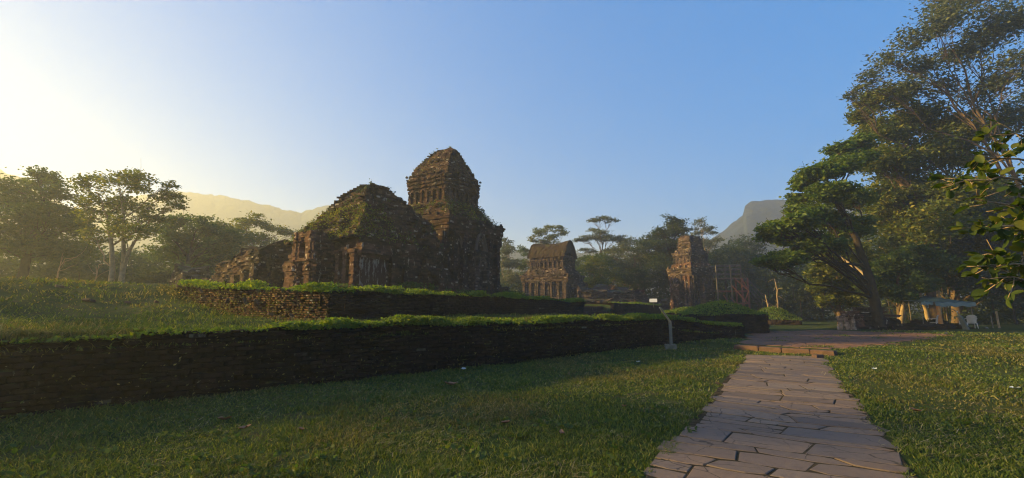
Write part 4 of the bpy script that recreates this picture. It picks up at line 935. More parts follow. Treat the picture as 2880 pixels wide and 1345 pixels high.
# ------------------------------------------------------------------ ruined pier, low walls and standing stones on the right
def stack(name, px, py, Y, zb, courses, label, mat, rz, seed, cat="ruin", pname="brick_course"):
    p = at_y(px, py, Y); e = empty(name, (p[0], p[1], zb), label, cat, rz=rz); rng = np.random.default_rng(seed); z = 0
    for (hx, hy, h, ox) in courses:
        Vm, Fm = masonry(lambda q: (hx, hy), 0, h, course=max(.06, h / 3), du=.07, brick=.24, amp=.03, rough=.05, miss=.1, seed=seed + int(z * 50))
        mk(pname, place(Vm, (ox, rng.uniform(-.03, .03), z - .02), rng.uniform(-.05, .05)), Fm, mat, e, attr=masonry.vals); z += h
    return e
PY = 27.5
stack("brick_pier", 2445, 925, PY, .25, [(1.0, .7, .30, 0), (.72, .5, .18, .15), (.66, .48, .22, .12), (.74, .52, .12, .10), (.64, .46, .22, .06), (.80, .52, .14, .05), (.70, .46, .20, .08)], "tilted stub of a carved brick pier, its left edge lit by the sun", BRICK_GREY, R(-28), 301)
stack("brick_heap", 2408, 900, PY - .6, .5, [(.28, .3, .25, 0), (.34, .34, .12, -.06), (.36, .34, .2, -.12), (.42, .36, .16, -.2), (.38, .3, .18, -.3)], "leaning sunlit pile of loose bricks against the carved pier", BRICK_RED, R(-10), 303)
for k, (x, h, lab) in enumerate(((2363, .72, "shortest leftmost of the standing stones beside the pier"), (2381, .86, "middle standing stone beside the pier"), (2397, .80, "standing stone closest to the pier"))):
    p = at_y(x, 915, PY - .4 - .2 * k); e = empty("standing_stone", (p[0], p[1], .25), lab, "stone", "standing stones beside the pier")
    Vm, Fm = masonry(lambda z: (.10 - .02 * z, .12), 0, h, course=.12, du=.06, amp=.02, rough=.04, miss=.03, seed=310 + k); mk("shaft", Vm, Fm, STONE, e, attr=masonry.vals)
    Vm, Fm = masonry(lambda z: (.13, .15), h, h + .12, course=.06, du=.06, amp=.02, rough=.04, miss=.03, seed=315 + k); mk("cap", Vm, Fm, STONE, e, attr=masonry.vals)
p = at_y(2560, 925, PY + .2); e = empty("ruined_wall", (p[0], p[1], .2), "long low dark rubble wall running from the pier to the tarp shelter", "ruin", rz=R(-4))
for i, (x, hx, h) in enumerate(((-1.6, .8, .85), (-.2, .7, .55), (1.1, .8, .75), (2.2, .5, .45))):
    mas("wall", BRICK_DARK, e, (x, 0, 0), lambda z, hx=hx: (hx, .55 - .2 * z), -.2, h, course=.09, amp=.06, rough=.12, miss=.15, seed=320 + i, ztop=lambda x_, y_, h=h: h * .8 + .15 * vnoise(x_ * 2.2, y_ * 2.2))
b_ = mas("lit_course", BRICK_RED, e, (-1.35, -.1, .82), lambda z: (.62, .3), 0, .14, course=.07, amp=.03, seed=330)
mas("ground_rubble", BRICK_DARK, e, (0, -.9, 0), lambda z: (2.9 - 2 * z, .7 - 1.0 * z), -.2, .42, course=.08, amp=.08, rough=.25, miss=.1, seed=331)

# ------------------------------------------------------------------ tarp shelter
sh_c = at_y(2670, 925, 27.0); sh = empty("tarp_shelter", (sh_c[0], sh_c[1], .3), "low shelter of a sagging teal tarp on an orange wooden post and thin poles", "shelter")
def canopy(x0, x1, y0, y1, zf, zr, name, mat, peak=.0, seed=0, val=.16, valm=None):
    u = np.linspace(0, 1, 25); v = np.linspace(0, 1, 15); U_, V_ = np.meshgrid(u, v)
    x = x0 + (x1 - x0) * U_; y = y0 + (y1 - y0) * V_; z = zf + (zr - zf) * V_ + peak * (1 - np.abs(U_ * 2 - 1)) * np.sin(np.clip(V_ * 1.6, 0, 1) * math.pi / 2) - .05 * np.sin(U_ * math.pi * 3) ** 2 * (1 - V_) + .02 * fbm(x * 3, y * 3, seed)
    top = np.stack([x, y, z], -1).reshape(-1, 3); bot = top - np.array((0, 0, .012)); n = len(top)
    o = mk(name, np.concatenate([top, bot]), [grid_faces(15, 25), grid_faces(15, 25)[:, ::-1] + n], mat, sh, True)
    f0 = top[:25]; dv = np.linspace(0, 1, 4)
    VV = np.concatenate([f0 + np.array((0, -.03 * t - .004, -val * t)) + np.stack([0 * u, .02 * np.sin(u * 40) * t, .012 * np.sin(u * 23) * t], 1) for t in dv])
    mk("valance", np.concatenate([VV, VV + np.array((0, .008, 0))]), [grid_faces(4, 25), grid_faces(4, 25)[:, ::-1] + 100], valm or TARP_PALE, sh, True)
canopy(-.82, 1.60, -.2, 1.7, 1.62, 1.78, "canopy", TARP, .22, 1, .24)
canopy(-1.58, -.86, -.1, 1.3, 1.66, 1.72, "side_flap", TARP, .03, 2, .18)
b = MB(); b.tube(curve(np.array((-.50, -.05, -.1)), np.array((-.55, -.05, 1.55)), .012, 8, np.random.default_rng(5)), [.135, .12, .112, .115, .105, .105, .10, .10], 10); b.build("wooden_post", WOODPOST, sh, True)
for (x, y, h, r) in ((-1.5, 0, 1.6, .02), (1.5, 0, 1.55, .03), (1.5, 1.6, 1.75, .03), (-.8, 1.6, 1.75, .03), (-1.5, 1.2, 1.68, .02)):
    b = MB(); b.tube([(x, y, -.1), (x + .01, y, h * .5), (x, y, h)], r, 6); b.build("pole", WOODGREY, sh, True)
for k, (x, yb, yt, Y, r, lab, m_) in enumerate(((2795, 935, 888, 26.5, .03, "thin pale pole standing in the grass right of the shelter", WOODGREY), (2813, 937, 876, 26.6, .06, "thicker grey pole right of the thin pale one", BARK_PALE), (2701, 918, 882, 26.6, .035, "short white painted stake under the tarp", WHITE))):
    p = at_y(x, yb, Y); t_ = at_y(x - 1, yt, Y); e = empty("pole", (p[0], p[1], .25), lab, "pole"); b = MB()
    b.tube(curve(np.array((0, 0, -.1)), np.array((-.02, 0, t_[2] - .25)), .01, 6, np.random.default_rng(k)), np.linspace(r, r * .8, 6), 8); b.build("shaft", m_, e, True)
p = at_y(2722, 938, 25.8); e = empty("leaning_slab", (p[0], p[1], .22), "tall grey stone slab leaning to the left in front of the right chair", "slab")
b = MB(); g = np.linspace(0, 1, 12)
for t0_, t1_ in zip(g[:-1], g[1:]):
    pass
pts = np.stack([-.36 * g + .10 * g * (1 - g), 0 * g, 1.05 * g - .05], 1)
b.tube(pts, np.interp(g, [0, .1, .85, 1], [.17, .16, .12, .03]), 4); b.build("stone", CONCRETE, e)
e2 = empty("bent_pipe", (p[0] - .35, p[1], 1.2), "thin bent pipe arching from the top of the leaning slab under the tarp", "pipe"); b = MB()
b.tube([(.04, 0, -.02), (-.08, 0, .12), (-.22, 0, .25), (-.36, 0, .31), (-.47, 0, .28)], .018, 6); b.build("pipe", METAL, e2, True); MB().box((-.1, -.02, .15), (.03, .03, .035), bev=.01).build("joint", WHITE, e2)
# plastic chairs
def chair(loc, rz, label):
    e = empty("plastic_chair", loc, label, "chair", "white plastic chairs at the shelter", rz)
    b = MB(); b.box((0, 0, .43), (.215, .21, .018), bev=.012); b.box((0, -.215, .405), (.2, .012, .03), bev=.008); b.build("seat", WHITE, e)
    b = MB(); n = 9; th_ = np.linspace(-1, 1, n); P = []
    for z in (0, .12, .28, .42, .47):
        w = .20 + .03 * (z / .45) - (.06 if z > .45 else 0); P.append(np.stack([th_ * w, .20 + .10 * z / .45 - .05 * (np.abs(th_) ** 2), np.full(n, .44 + z) - .05 * (z > .4) * th_ ** 4], 1))
    P = np.concatenate(P); b.add(np.concatenate([P, P + np.array((0, .016, 0))]), [grid_faces(5, n), grid_faces(5, n)[:, ::-1] + 5 * n]); b.build("backrest", WHITE, e)
    for sx_ in (-1, 1):
        b = MB(); b.tube([(sx_ * .235, .22, .70), (sx_ * .25, .05, .665), (sx_ * .25, -.14, .65), (sx_ * .24, -.20, .62), (sx_ * .23, -.205, .44)], [.02, .028, .028, .024, .02], 6); b.build("armrest", WHITE, e, True)
        for sy in (-1, 1):
            b = MB(); b.tube([(sx_ * .2, sy * .19, .44), (sx_ * .235, sy * .235, 0)], [.028, .02], 6); b.build("leg", WHITE, e, True)
    return e
c1 = at_y(2630, 930, 27.2); c2 = at_y(2735, 938, 26.8)
chair((c1[0], c1[1], .26), R(205), "pale plastic chair half hidden behind the orange wooden post")
chair((c2[0], c2[1], .26), R(150), "pale plastic chair beside the leaning grey slab")
for k, (x, y, Y, r, lab) in enumerate(((2776, 931, 26.4, .09, "small pale stone in the grass between shelter and poles"), (2661, 950, 23, .10, "flat fieldstone on the bare strip before the shelter"), (2610, 919, 26.6, .13, "pale flat stone lying before the rubble wall"))):
    p = at_y(x, y, Y); rng = np.random.default_rng(400 + k)
    th_ = np.linspace(0, 2 * math.pi, 11)[:-1]; P = np.concatenate([np.stack([np.cos(th_) * r * s_, np.sin(th_) * r * .8 * s_, np.full(10, z * r)], 1) for s_, z in ((.8, -.3), (1.1, .1), (.85, .5), (.4, .7))]) + rng.normal(0, r * .06, (40, 3))
    o = mk("field_stone", P, [grid_faces(4, 10, True), np.arange(30, 40)], ROCK); o.location = (p[0], p[1], float(ground_z(p[0], p[1])) + .01); tag(o, lab, "stone")

# ------------------------------------------------------------------ signs
p = at_z(1886, 981, 0.0); sg = empty("information_sign", (p[0], p[1], float(ground_z(p[0], p[1]))), "grey metal information sign on a concrete foot at the bend of the lower wall", "sign", rz=R(-14))
b = MB(); b.box((0, 0, .07), (.21, .24, .11), bev=.015); b.build("base", CONCRETE, sg)
b = MB(); b.box((0.03, 0, .60), (.055, .09, .47), bev=.006); b.build("post", METAL, sg)
b = MB(); b.box((0, 0, 0), (.022, .30, .34), 0, None, .005)
pn = b.build("panel", METAL, sg); pn.location = (-.15, 0, 1.33); pn.rotation_euler = (0, R(-32), 0)
b = MB(); b.box((0, 0, 0), (.003, .28, .32)); fc = b.build("panel_face", SIGNFACE, pn); fc.location = (.025, 0, .0)
pb_ = at_y(1838, 857, 40.5); ws = empty("white_board_sign", (pb_[0], pb_[1], pb_[2] - .05), "small white board on a short stand, on top of the far terrace wall", "sign", rz=R(-20))
b = MB(); b.tube([(0, 0, -.2), (0, 0, .38)], .025, 6); b.build("post", METAL, ws)
b = MB(); b.box((0, 0, 0), (.33, .012, .20), bev=.004); o = b.build("board", WHITE_SIGN, ws); o.location = (0, -.03, .42); o.rotation_euler = (R(-38), 0, 0)
p = at_y(2103, 880, 33); e = empty("forked_stump", (p[0], p[1], .45), "forked pale tree stump between the grassy mounds", "stump"); b = MB()
b.tube([(0, 0, -.1), (.02, 0, .5), (.05, 0, 1.0)], [.10, .08, .055], 7); b.tube([(.02, 0, .48), (-.1, 0, .72), (-.13, 0, .86)], [.05, .04, .03], 6); b.build("trunk", BARK_PALE, e, True)

# ------------------------------------------------------------------ scaffold and long stair
p = at_y(2058, 866, 48); sc = empty("scaffold", (p[0], p[1], .7), "rusty red steel scaffold with railed deck and steep stair beside the slim tower", "scaffold", rz=R(-6))
def bar(name, pts, r, m): b = MB(); b.tube(pts, r * 1.8, 5); return b.build(name, m, sc)
HX = 1.55
for x in (-HX, -.1, .95, HX):
    for y in (-.7, .9): bar("post", [(x, y, -.5), (x, y, 5.35 if x < .5 else 4.0)], .055, STEEL_RED if x > .5 else STEEL_DARK)
for z in (1.3, 2.6, 3.9):
    for y in (-.7, .9): bar("beam", [(-HX, y, z), (HX, y, z)], .04, STEEL_DARK if z > 3 else STEEL_RED)
    for x in (-HX, .95, HX): bar("beam", [(x, -.7, z), (x, .9, z)], .04, STEEL_DARK)
for z in (4.45, 4.95, 5.35):
    bar("guard_rail", [(-HX, -.7, z), (.95, -.7, z)], .035, STEEL_DARK); bar("guard_rail", [(-HX, .9, z), (.95, .9, z)], .035, STEEL_DARK); bar("guard_rail", [(.95, -.7, z), (.95, .9, z)], .035, STEEL_DARK); bar("post", [(.95, -.7, 3.9), (.95, -.7, 5.35)], .04, STEEL_DARK) if z > 5 else None
b = MB(); b.box((-.2, .1, 3.98), (1.5, .85, .04)); b.build("deck", WOODGREY, sc)
for (xa, za, xb, zb_) in ((.95, 3.9, HX, 2.6), (HX, 2.6, .95, 1.3), (.95, 1.3, HX, 0), (-.1, 3.2, 1.5, 1.2), (-.3, 1.9, 1.4, .0), (.2, 4.0, 1.5, 2.7), (-1.0, 2.2, .2, .0)):
    bar("brace", [(xa, -.75, za), (xb, -.75, zb_)], .035, STEEL_RED)
for y in (-.55, .35): b = MB(); b.box((2.55, y, 1.65), (.06, .04, 2.55), 0, ('y', R(-38)), 0); b.build("stair_stringer", STEEL_DARK, sc)
for y in (-.6, .4): bar("handrail", [(1.2, y, 4.4), (4.05, y, .75)], .03, STEEL_DARK)
for k in range(12): b = MB(); b.box((1.15 + k * .26, -.1, 3.55 - k * .33), (.13, .44, .018)); b.build("stair_tread", STEEL_DARK, sc)

# ------------------------------------------------------------------ turf, weeds
def blades(P, h, w, rng, lean=.5):
    n = len(P); a = rng.uniform(0, 2 * math.pi, n); s = np.stack([np.cos(a), np.sin(a), 0 * a], 1) * (w * .5)[:, None]
    l = rng.normal(0, lean, (n, 2)) * h[:, None]
    T = P + np.column_stack([l, h * rng.uniform(.55, 1.0, n)])
    M = P + np.column_stack([l * .35, h * .55])
    V = np.stack([P - s, P + s, M + s * .7, T, M - s * .7], 1).reshape(-1, 3)
    i = np.arange(n)[:, None] * 5
    return V, [np.concatenate([i, i + 1, i + 2, i + 4], 1), np.concatenate([i + 4, i + 2, i + 3], 1)]
rng = np.random.default_rng(7)
def in_path(x, y, pad=0.0):
    d = np.stack([x - PO[0], y - PO[1]], -1); v = d @ PV; u = d @ PU
    e_ = pad + .10 * vnoise(v * 2.3, np.sign(u) * 3.) + .06 * vnoise(v * 7., np.sign(u) * 5.)
    return (np.abs(u) < PW - .03 + e_) & (v < PL + .1)
def in_paving(x, y):
    be = (x - K0[0]) * KN[0] + (y - K0[1]) * KN[1]; al = (x - K0[0]) * KD[0] + (y - K0[1]) * KD[1]
    return ((be > -.25) & (be < .5) & (al > -.1) & (al < SL + .1)) | ((be > .3) & (be < 12.8) & (al > -.1 - .42 * be + .3 * vnoise(be * 2, 1.)) & (al < 3.0 + .08 * be + .3 * vnoise(be * 2, 7.)) & (vnoise(x * 1.4, y * 1.4, 3.) > -.55))
def lawn(n, r0, r1, az0, az1):
    r = np.exp(rng.uniform(math.log(r0), math.log(r1), n)); a = R(1) * rng.uniform(az0, az1, n)
    return r * np.sin(a), r * np.cos(a), r
x, y, r = lawn(380000, 3.2, 34, -60, 62)
u, v = uv_wall(x, y); a_, s_ = as_site(x, y)
infront = (v < -.05) | (u > WL + 5.5 + .0 * v)
du = (x - W1[0]) * (W2 - W1)[0] + (y - W1[1]) * (W2 - W1)[1]
w2n = np.array(((W2 - W1)[1], -(W2 - W1)[0])) / np.linalg.norm(W2 - W1); side2 = (x - W1[0]) * w2n[0] + (y - W1[1]) * w2n[1]
ok = ((v < 0) | (side2 > .05)) & ~((u > WL) & (side2 < .02)) & ~in_path(x, y) & ~in_paving(x, y)
bare = fbm(x * .9, y * .9, 4.) + .5 * vnoise(x * 3, y * 3)
ok &= (bare > -.5) | (rng.random(len(x)) < .22)
x, y, r = x[ok], y[ok], r[ok]
z = ground_z(x, y) - .005
h = (.036 + .010 * r ** .5) * rng.uniform(.5, 1.2, len(x)) * (1 + .5 * np.clip(vnoise(x * 1.1, y * 1.1, 9.), -.5, 1)); w = np.maximum(.005, .0016 * r) * rng.uniform(.8, 1.5, len(x))
dry = (fbm(x * .55, y * .55, 2.) + .25 * sstep(2, 9, x) + rng.normal(0, .35, len(x))) > .45
for m_, mat_, nm in ((~dry, GRASS, "lawn_grass"), (dry, GRASS_DRY, "dry_lawn_grass")):
    V, Fs = blades(np.stack([x, y, z], 1)[m_], h[m_], w[m_], rng, .75)
    tag(mk(nm, V, Fs, mat_), kind="stuff")
# pale clippings lying on the mown turf
x, y, r = lawn(26000, 3.2, 22, -60, 62); u, v = uv_wall(x, y)
ok = (v < -.3) & ~in_path(x, y, -.15) & ~in_paving(x, y) & ((fbm(x * .7, y * .7, 12.) + .3 * sstep(1, 6, x)) > rng.normal(.15, .25, len(x)))
x, y, r = x[ok], y[ok], r[ok]; n_ = len(x); a = rng.normal(.5, .7, n_); L = rng.uniform(.04, .13, n_); w = np.maximum(.003, .0009 * r)
d = np.stack([np.cos(a), np.sin(a), rng.normal(.1, .15, n_)], 1); sd_ = np.stack([-np.sin(a), np.cos(a), 0 * a], 1); p = np.stack([x, y, ground_z(x, y) + rng.uniform(.03, .06, n_)], 1)
V = np.stack([p - d * L[:, None] / 2 - sd_ * w[:, None] / 2, p - d * L[:, None] / 2 + sd_ * w[:, None] / 2, p + d * L[:, None] / 2 + sd_ * w[:, None] / 3, p + d * L[:, None] / 2 - sd_ * w[:, None] / 3], 1).reshape(-1, 3)
STRAW = leaf_mat("straw", (.14, .12, .05), (.27, .23, .12), (.42, .38, .24), .2, .03)
tag(mk("grass_clippings", V, np.arange(n_ * 4).reshape(-1, 4), STRAW), kind="stuff")
# broad leaved weeds in the lawn
x, y, r = lawn(420, 3.3, 13, -58, 60); u, v = uv_wall(x, y); ok = (v < -.2) & ~in_path(x, y, .0) & ~in_paving(x, y) & (vnoise(x * .8, y * .8, 15.) > -.1); x, y = x[ok], y[ok]
P = []
for a_, b_ in zip(x, y):
    k = rng.integers(5, 14); q = rng.normal(0, .055, (k, 3)); q[:, 2] = rng.uniform(.03, .09, k); P.append(q + np.array((a_, b_, float(ground_z(a_, b_)))))
V, Fq = leaf_cards(np.concatenate(P), .06, rng, .6, .15, wide=.8); tag(mk("lawn_weeds", V, Fq, LEAF_MID), kind="stuff")
# terrace turf
n = 150000
u = rng.uniform(-12, WL + 4.2, n); v = np.where(rng.random(n) < .25, rng.uniform(.02, 1.2, n), np.exp(rng.uniform(math.log(.25), math.log(30), n)))
bx = np.maximum(0, u - WL); x = W0[0] + u * WD[0] - v * WN[0] + bx * .17; y = W0[1] + u * WD[1] - v * WN[1] - bx * .27
a_, s_ = as_site(x, y); ok = ~((a_ > -.1) & (a_ < FRONT_A) & (s_ > -.1)) & (np.hypot(x, y) < 40) & ((fbm(x * .8, y * .8, 11.) > -.35) | (rng.random(n) < .25))
x, y = x[ok], y[ok]; r = np.hypot(x, y); z = lower_z(x, y)
h = (.045 + .016 * r ** .5) * rng.uniform(.5, 1.3, len(x)) * (1 + .7 * np.clip(vnoise(x * .9, y * .9, 3.), -.6, 1)); w = np.maximum(.007, .0016 * r) * rng.uniform(.8, 1.5, len(x))
dry = (fbm(x * .4, y * .4, 6.) + rng.normal(0, .35, len(x))) > .35
for m_, mat_, nm in ((~dry, GRASS, "terrace_grass"), (dry, GRASS_DRY, "dry_terrace_grass")):
    V, Fs = blades(np.stack([x, y, z], 1)[m_], h[m_], w[m_], rng, .7); tag(mk(nm, V, Fs, mat_), kind="stuff")
# leafy weeds along the wall tops
def weeds(name, x, y, z, hgt, size, per, mat, rng, amt):
    P = []
    for (cx, cy_, cz, k) in zip(x, y, z, amt):
        m = max(2, int(per * k)); q = rng.normal(0, 1, (m, 3)) * np.array((.11, .11, 0)) ; q[:, 2] = rng.random(m) ** 1.2 * hgt * (.4 + k)
        P.append(np.array((cx, cy_, cz)) + q)
    V, Fq = leaf_cards(np.concatenate(P), size, rng, .35, .45, wide=.5); return tag(mk(name, V, Fq, mat), kind="stuff")
n = 1500; u = rng.uniform(.2, WL + 4.4, n); v = np.abs(rng.normal(0, .22, n)) - .02; bx = np.maximum(0, u - WL)
x = W0[0] + u * WD[0] - v * WN[0] + bx * .17; y = W0[1] + u * WD[1] - v * WN[1] - bx * .27
am = np.clip(.45 + .9 * vnoise(u * .9, 2.2) + .7 * vnoise(u * 2.6, 1.), .03, 1.5) * np.where(u < 5, .45, 1)
weeds("terrace_weeds", x, y, wall_top(u) - .03 - .05 * (u < 2), .145, .085, 26, WEED, rng, am)
n = 900; a_ = rng.uniform(.05, FRONT_A, n); s_ = np.abs(rng.normal(0, .3, n)); p = TC[None] + a_[:, None] * DV + s_[:, None] * NV
am = np.clip(.40 + .8 * vnoise(a_ * .8, 7.2) + .7 * vnoise(a_ * 2.9, 3.), .03, 1.4)
weeds("terrace_weeds", p[:, 0], p[:, 1], upper_z(a_, s_) - .14 * sstep(8, 19, a_), .16, .105, 24, WEED, rng, am)
n = 420; s_ = rng.uniform(.05, 10.5, n); a_ = np.abs(rng.normal(.1, .3, n)); p = TC[None] + a_[:, None] * DV + s_[:, None] * NV
weeds("terrace_weeds", p[:, 0], p[:, 1], upper_z(a_, s_) + .02, .2, .11, 18, WEED, rng, np.clip(.5 + .8 * vnoise(s_ * 1.3, 4.2), .05, 1.2))
n = 260; a_ = rng.uniform(A0, A1, n); s_ = np.abs(rng.normal(.1, .3, n)); p = TC[None] + a_[:, None] * DV + s_[:, None] * NV
weeds("terrace_weeds", p[:, 0], p[:, 1], np.full(n, 1.98) - .012 * (a_ - A0), .15, .13, 10, WEED, rng, np.clip(.3 + .8 * vnoise(a_ * .6, 4.2), .05, 1.))
n = 260; s_ = rng.uniform(.3, 10.5, n); p = TC[None] - rng.uniform(.05, .35, n)[:, None] * DV + s_[:, None] * NV; lz = lower_z(p[:, 0], p[:, 1]); hz_ = rng.random(n) ** 1.6
weeds("face_weeds", p[:, 0], p[:, 1], lz + hz_ * (upper_z(0, s_) - lz), .16, .08, 12, GRASS_DRY, rng, np.clip(.4 + .8 * vnoise(s_ * 1.3, 9.2), .05, 1.2))
n = 420; u = rng.uniform(.2, WL - .2, n); hh = rng.random(n) ** 1.7; vv_ = -.07
weeds("wall_weeds", W0[0] + u * WD[0] - vv_ * WN[0], W0[1] + u * WD[1] - vv_ * WN[1], .02 + hh * 1.0, .06, .05, 4, GRASS_DRY, rng, rng.uniform(.3, 1., n))
# undergrowth at the foot of the temples
n = 300; a_ = rng.uniform(3, 19, n); s_ = 4.1 - np.abs(rng.normal(.1, .35, n)); p = TC[None] + a_[:, None] * DV + s_[:, None] * NV
weeds("temple_undergrowth", p[:, 0], p[:, 1], upper_z(a_, s_), .45, .13, 30, LEAF_MID, rng, np.clip(.3 + .9 * vnoise(a_ * .7, 1.2), .05, 1.))

# weeds rooted in the broken roofs
def roof_weeds(o, parent, n, size, mat, seed, zmin=-9, side=None, hgt=.12):
    rng = np.random.default_rng(seed); V = np.array([v.co for v in o.data.vertices])
    k = fbm(V[:, 0] * .8, V[:, 1] * .8, V[:, 2] * .8 + seed) + (0 if side is None else side(V))
    V = V[k > .12]; V = V[V[:, 2] > zmin] if len(V) else V
    P = V[rng.integers(0, len(V), n)] + rng.normal(0, .05, (n, 3)) + np.array((0, 0, 1)) * (rng.random(n) ** 1.5 * hgt)[:, None]
    P[:, :2] *= 1.015
    Vv, Fq = leaf_cards(P, size, rng, .4, .3); return tag(mk("weeds", Vv, Fq, mat, parent), kind="stuff")
roof_weeds(r1, t1, 4200, .10, LEAF_OLIVE, 1, side=lambda V: np.where((V[:, 1] < -.6) & (V[:, 2] < 4.4), .55, -.35))
roof_weeds(r1, t1, 1800, .10, LEAF_DARK, 2)
roof_weeds(l2, t2, 2000, .10, LEAF_OLIVE, 3, side=lambda V: np.where(V[:, 1] < -.6, .3, -.1)); roof_weeds(l2, t2, 1500, .12, LEAF_DARK, 6, side=lambda V: np.where(V[:, 0] > .6, .3, -.6), hgt=.35)
roof_weeds(r2, t2, 700, .08, LEAF_OLIVE, 4, side=lambda V: np.where(V[:, 1] < -.1, .25, -.3))

# ------------------------------------------------------------------ hanging branches of the broad leaved tree at the right edge
bt_b = np.array((6.6, 4.6, 0)); bt = empty("broad_leaved_tree", bt_b, "near tree whose large round leaves hang into the picture at the right edge", "tree")
rng = np.random.default_rng(77)
b = MB(); tr = curve(np.array((0, 0, -.2)), np.array((.2, .3, 5.2)), .04, 10, rng); b.tube(tr, np.linspace(.15, .08, 10), 8); crown_pts = []
for q in range(16):
    tip = np.array((rng.uniform(1.0, 3.2), rng.uniform(-1.8, .6), rng.uniform(3.6, 7.6))); lb = curve(tr[rng.integers(6, 10)], tip, .08, 7, rng, .05); b.tube(lb, np.linspace(.05, .012, 7), 5); crown_pts.append(tip)
b.tube(curve(tr[-1], np.array((1.2, .0, 7.4)), .04, 6, rng), np.linspace(.08, .02, 6), 6); b.build("trunk", BARK_PALE, bt, True)
def big_leaves(tips, size, rng):
    Vs, Fs = [], []; n0 = 0
    prof = [(0, .0), (.05, .14), (.13, .27), (.25, .38), (.4, .44), (.55, .45), (.7, .39), (.83, .28), (.93, .13), (1.0, .0)]
    for p, d, L in tips:
        d = d / np.linalg.norm(d); up = np.array((rng.normal(0, .45), rng.normal(0, .45), 1.0)); sx_ = np.cross(d, up); sx_ /= np.linalg.norm(sx_) + 1e-9; nn = np.cross(sx_, d)
        cu = rng.uniform(.05, .28); W = L * rng.uniform(.62, .8)
        V = []
        for t, w in prof:
            c = p + d * L * t - nn * cu * L * t * t
            V += [c - sx_ * W * w + nn * W * w * .30, c - nn * .004, c + sx_ * W * w + nn * W * w * .30]
        i = np.arange(9)[:, None] * 3
        Fs.append(np.concatenate([np.concatenate([i, i + 1, i + 4, i + 3], 1), np.concatenate([i + 1, i + 2, i + 5, i + 4], 1)]) + n0); Vs.append(np.array(V)); n0 += len(V)
    return np.concatenate(Vs), np.concatenate(Fs)
tips = []
for c_ in crown_pts:
    for _ in range(46): tips.append((c_ + rng.normal(0, .42, 3), rng.normal(0, 1, 3) + np.array((0, 0, -.3)), rng.uniform(.10, .17)))
V, Fq = big_leaves(tips, .15, rng); mk("crown", V, Fq, LEAF_BROAD, bt, True)
for (sx0, sy0, Y0_, ex, ey, Y1_, nt_, L0) in ((2990, 640, 4.6, 2745, 560, 4.3, 16, .17), (3000, 700, 4.5, 2760, 640, 4.2, 15, .17), (3010, 770, 4.4, 2775, 715, 4.1, 16, .17), (3000, 790, 4.3, 2800, 750, 4.0, 16, .15), (3010, 820, 4.2, 2830, 780, 3.95, 9, .14), (3010, 560, 4.9, 2690, 515, 4.7, 15, .16), (3000, 480, 5.2, 2760, 440, 5.0, 14, .17), (2990, 420, 5.4, 2800, 380, 5.2, 12, .17)):
    A_ = at_y(sx0, sy0, Y0_) - bt_b; B_ = at_y(ex, ey, Y1_) - bt_b
    zt_i = int(np.clip(A_[2] / 5.2 * 9, 2, 9)); root = tr[zt_i]
    st_p = curve(root, A_, .05, 5, rng, .05); br = np.concatenate([st_p[:-1], curve(A_, B_, .06, 9, rng, .05)])
    b = MB(); b.tube(br, np.linspace(.026, .006, len(br)), 6); tips = []
    for q in range(int(nt_ * 1.7)):
        i = rng.integers(4, len(br) - 1) if q > 2 else len(br) - 1; p = br[i]
        dr = (B_ - A_) / np.linalg.norm(B_ - A_) * .4 + np.array((rng.normal(-.2, .6), rng.normal(0, .6), rng.normal(-.15, .5)))
        dr /= np.linalg.norm(dr); tl = rng.uniform(.05, .30)
        tw = curve(p, p + dr * tl, .1, 4, rng); b.tube(tw, [.006, .005, .004, .003], 4)
        for _ in range(rng.integers(2, 5)):
            o_ = tw[rng.integers(1, 4)]; d2 = dr * .6 + rng.normal(0, .6, 3) + np.array((-.15, 0, -.05)); tips.append((o_, d2, L0 * rng.uniform(.45, .95)))
    bo = b.build("branch", BARK_PALE, bt, True)
    V, Fq = big_leaves(tips, .18, rng); mk("leaves", V, Fq, LEAF_BROAD, bo, True)

# ------------------------------------------------------------------ dead leaves and scraps on the turf
def dead_leaf(px, py, L, label, seed, mat=DRYLEAF, w=.5, z=None):
    p = at_z(px, py, .05 if z is None else z); rng = np.random.default_rng(seed); n = 7
    t = np.linspace(0, 1, n); wid = w * L * np.sin(np.clip(t, .03, .97) * math.pi) ** .7 * (1 + .25 * (np.arange(n) % 2)) * .5
    a = rng.uniform(0, 6.28); d = np.array((math.cos(a), math.sin(a), .1)); sd_ = np.array((-math.sin(a), math.cos(a), 0)); V = []
    for ti, wi in zip(t, wid):
        c = d * L * (ti - .5) + np.array((0, 0, .03 + .18 * L * (2 * ti - 1) ** 2)); V += [c - sd_ * wi + np.array((0, 0, wi * rng.uniform(.2, .8))), c, c + sd_ * wi + np.array((0, 0, wi * rng.uniform(.2, .8)))]
    V = np.array(V); i = np.arange(n - 1)[:, None] * 3
    o = mk("dead_leaf", np.concatenate([V, V - np.array((0, 0, .004))]), [np.concatenate([np.concatenate([i, i + 1, i + 4, i + 3], 1), np.concatenate([i + 1, i + 2, i + 5, i + 4], 1)]), (np.concatenate([np.concatenate([i, i + 3, i + 4, i + 1], 1), np.concatenate([i + 1, i + 4, i + 5, i + 2], 1)]) + 3 * n)], mat, smooth=True)
    o.location = (p[0], p[1], float(ground_z(p[0], p[1])) + .02 if z is None else p[2]); return tag(o, label, "leaf")
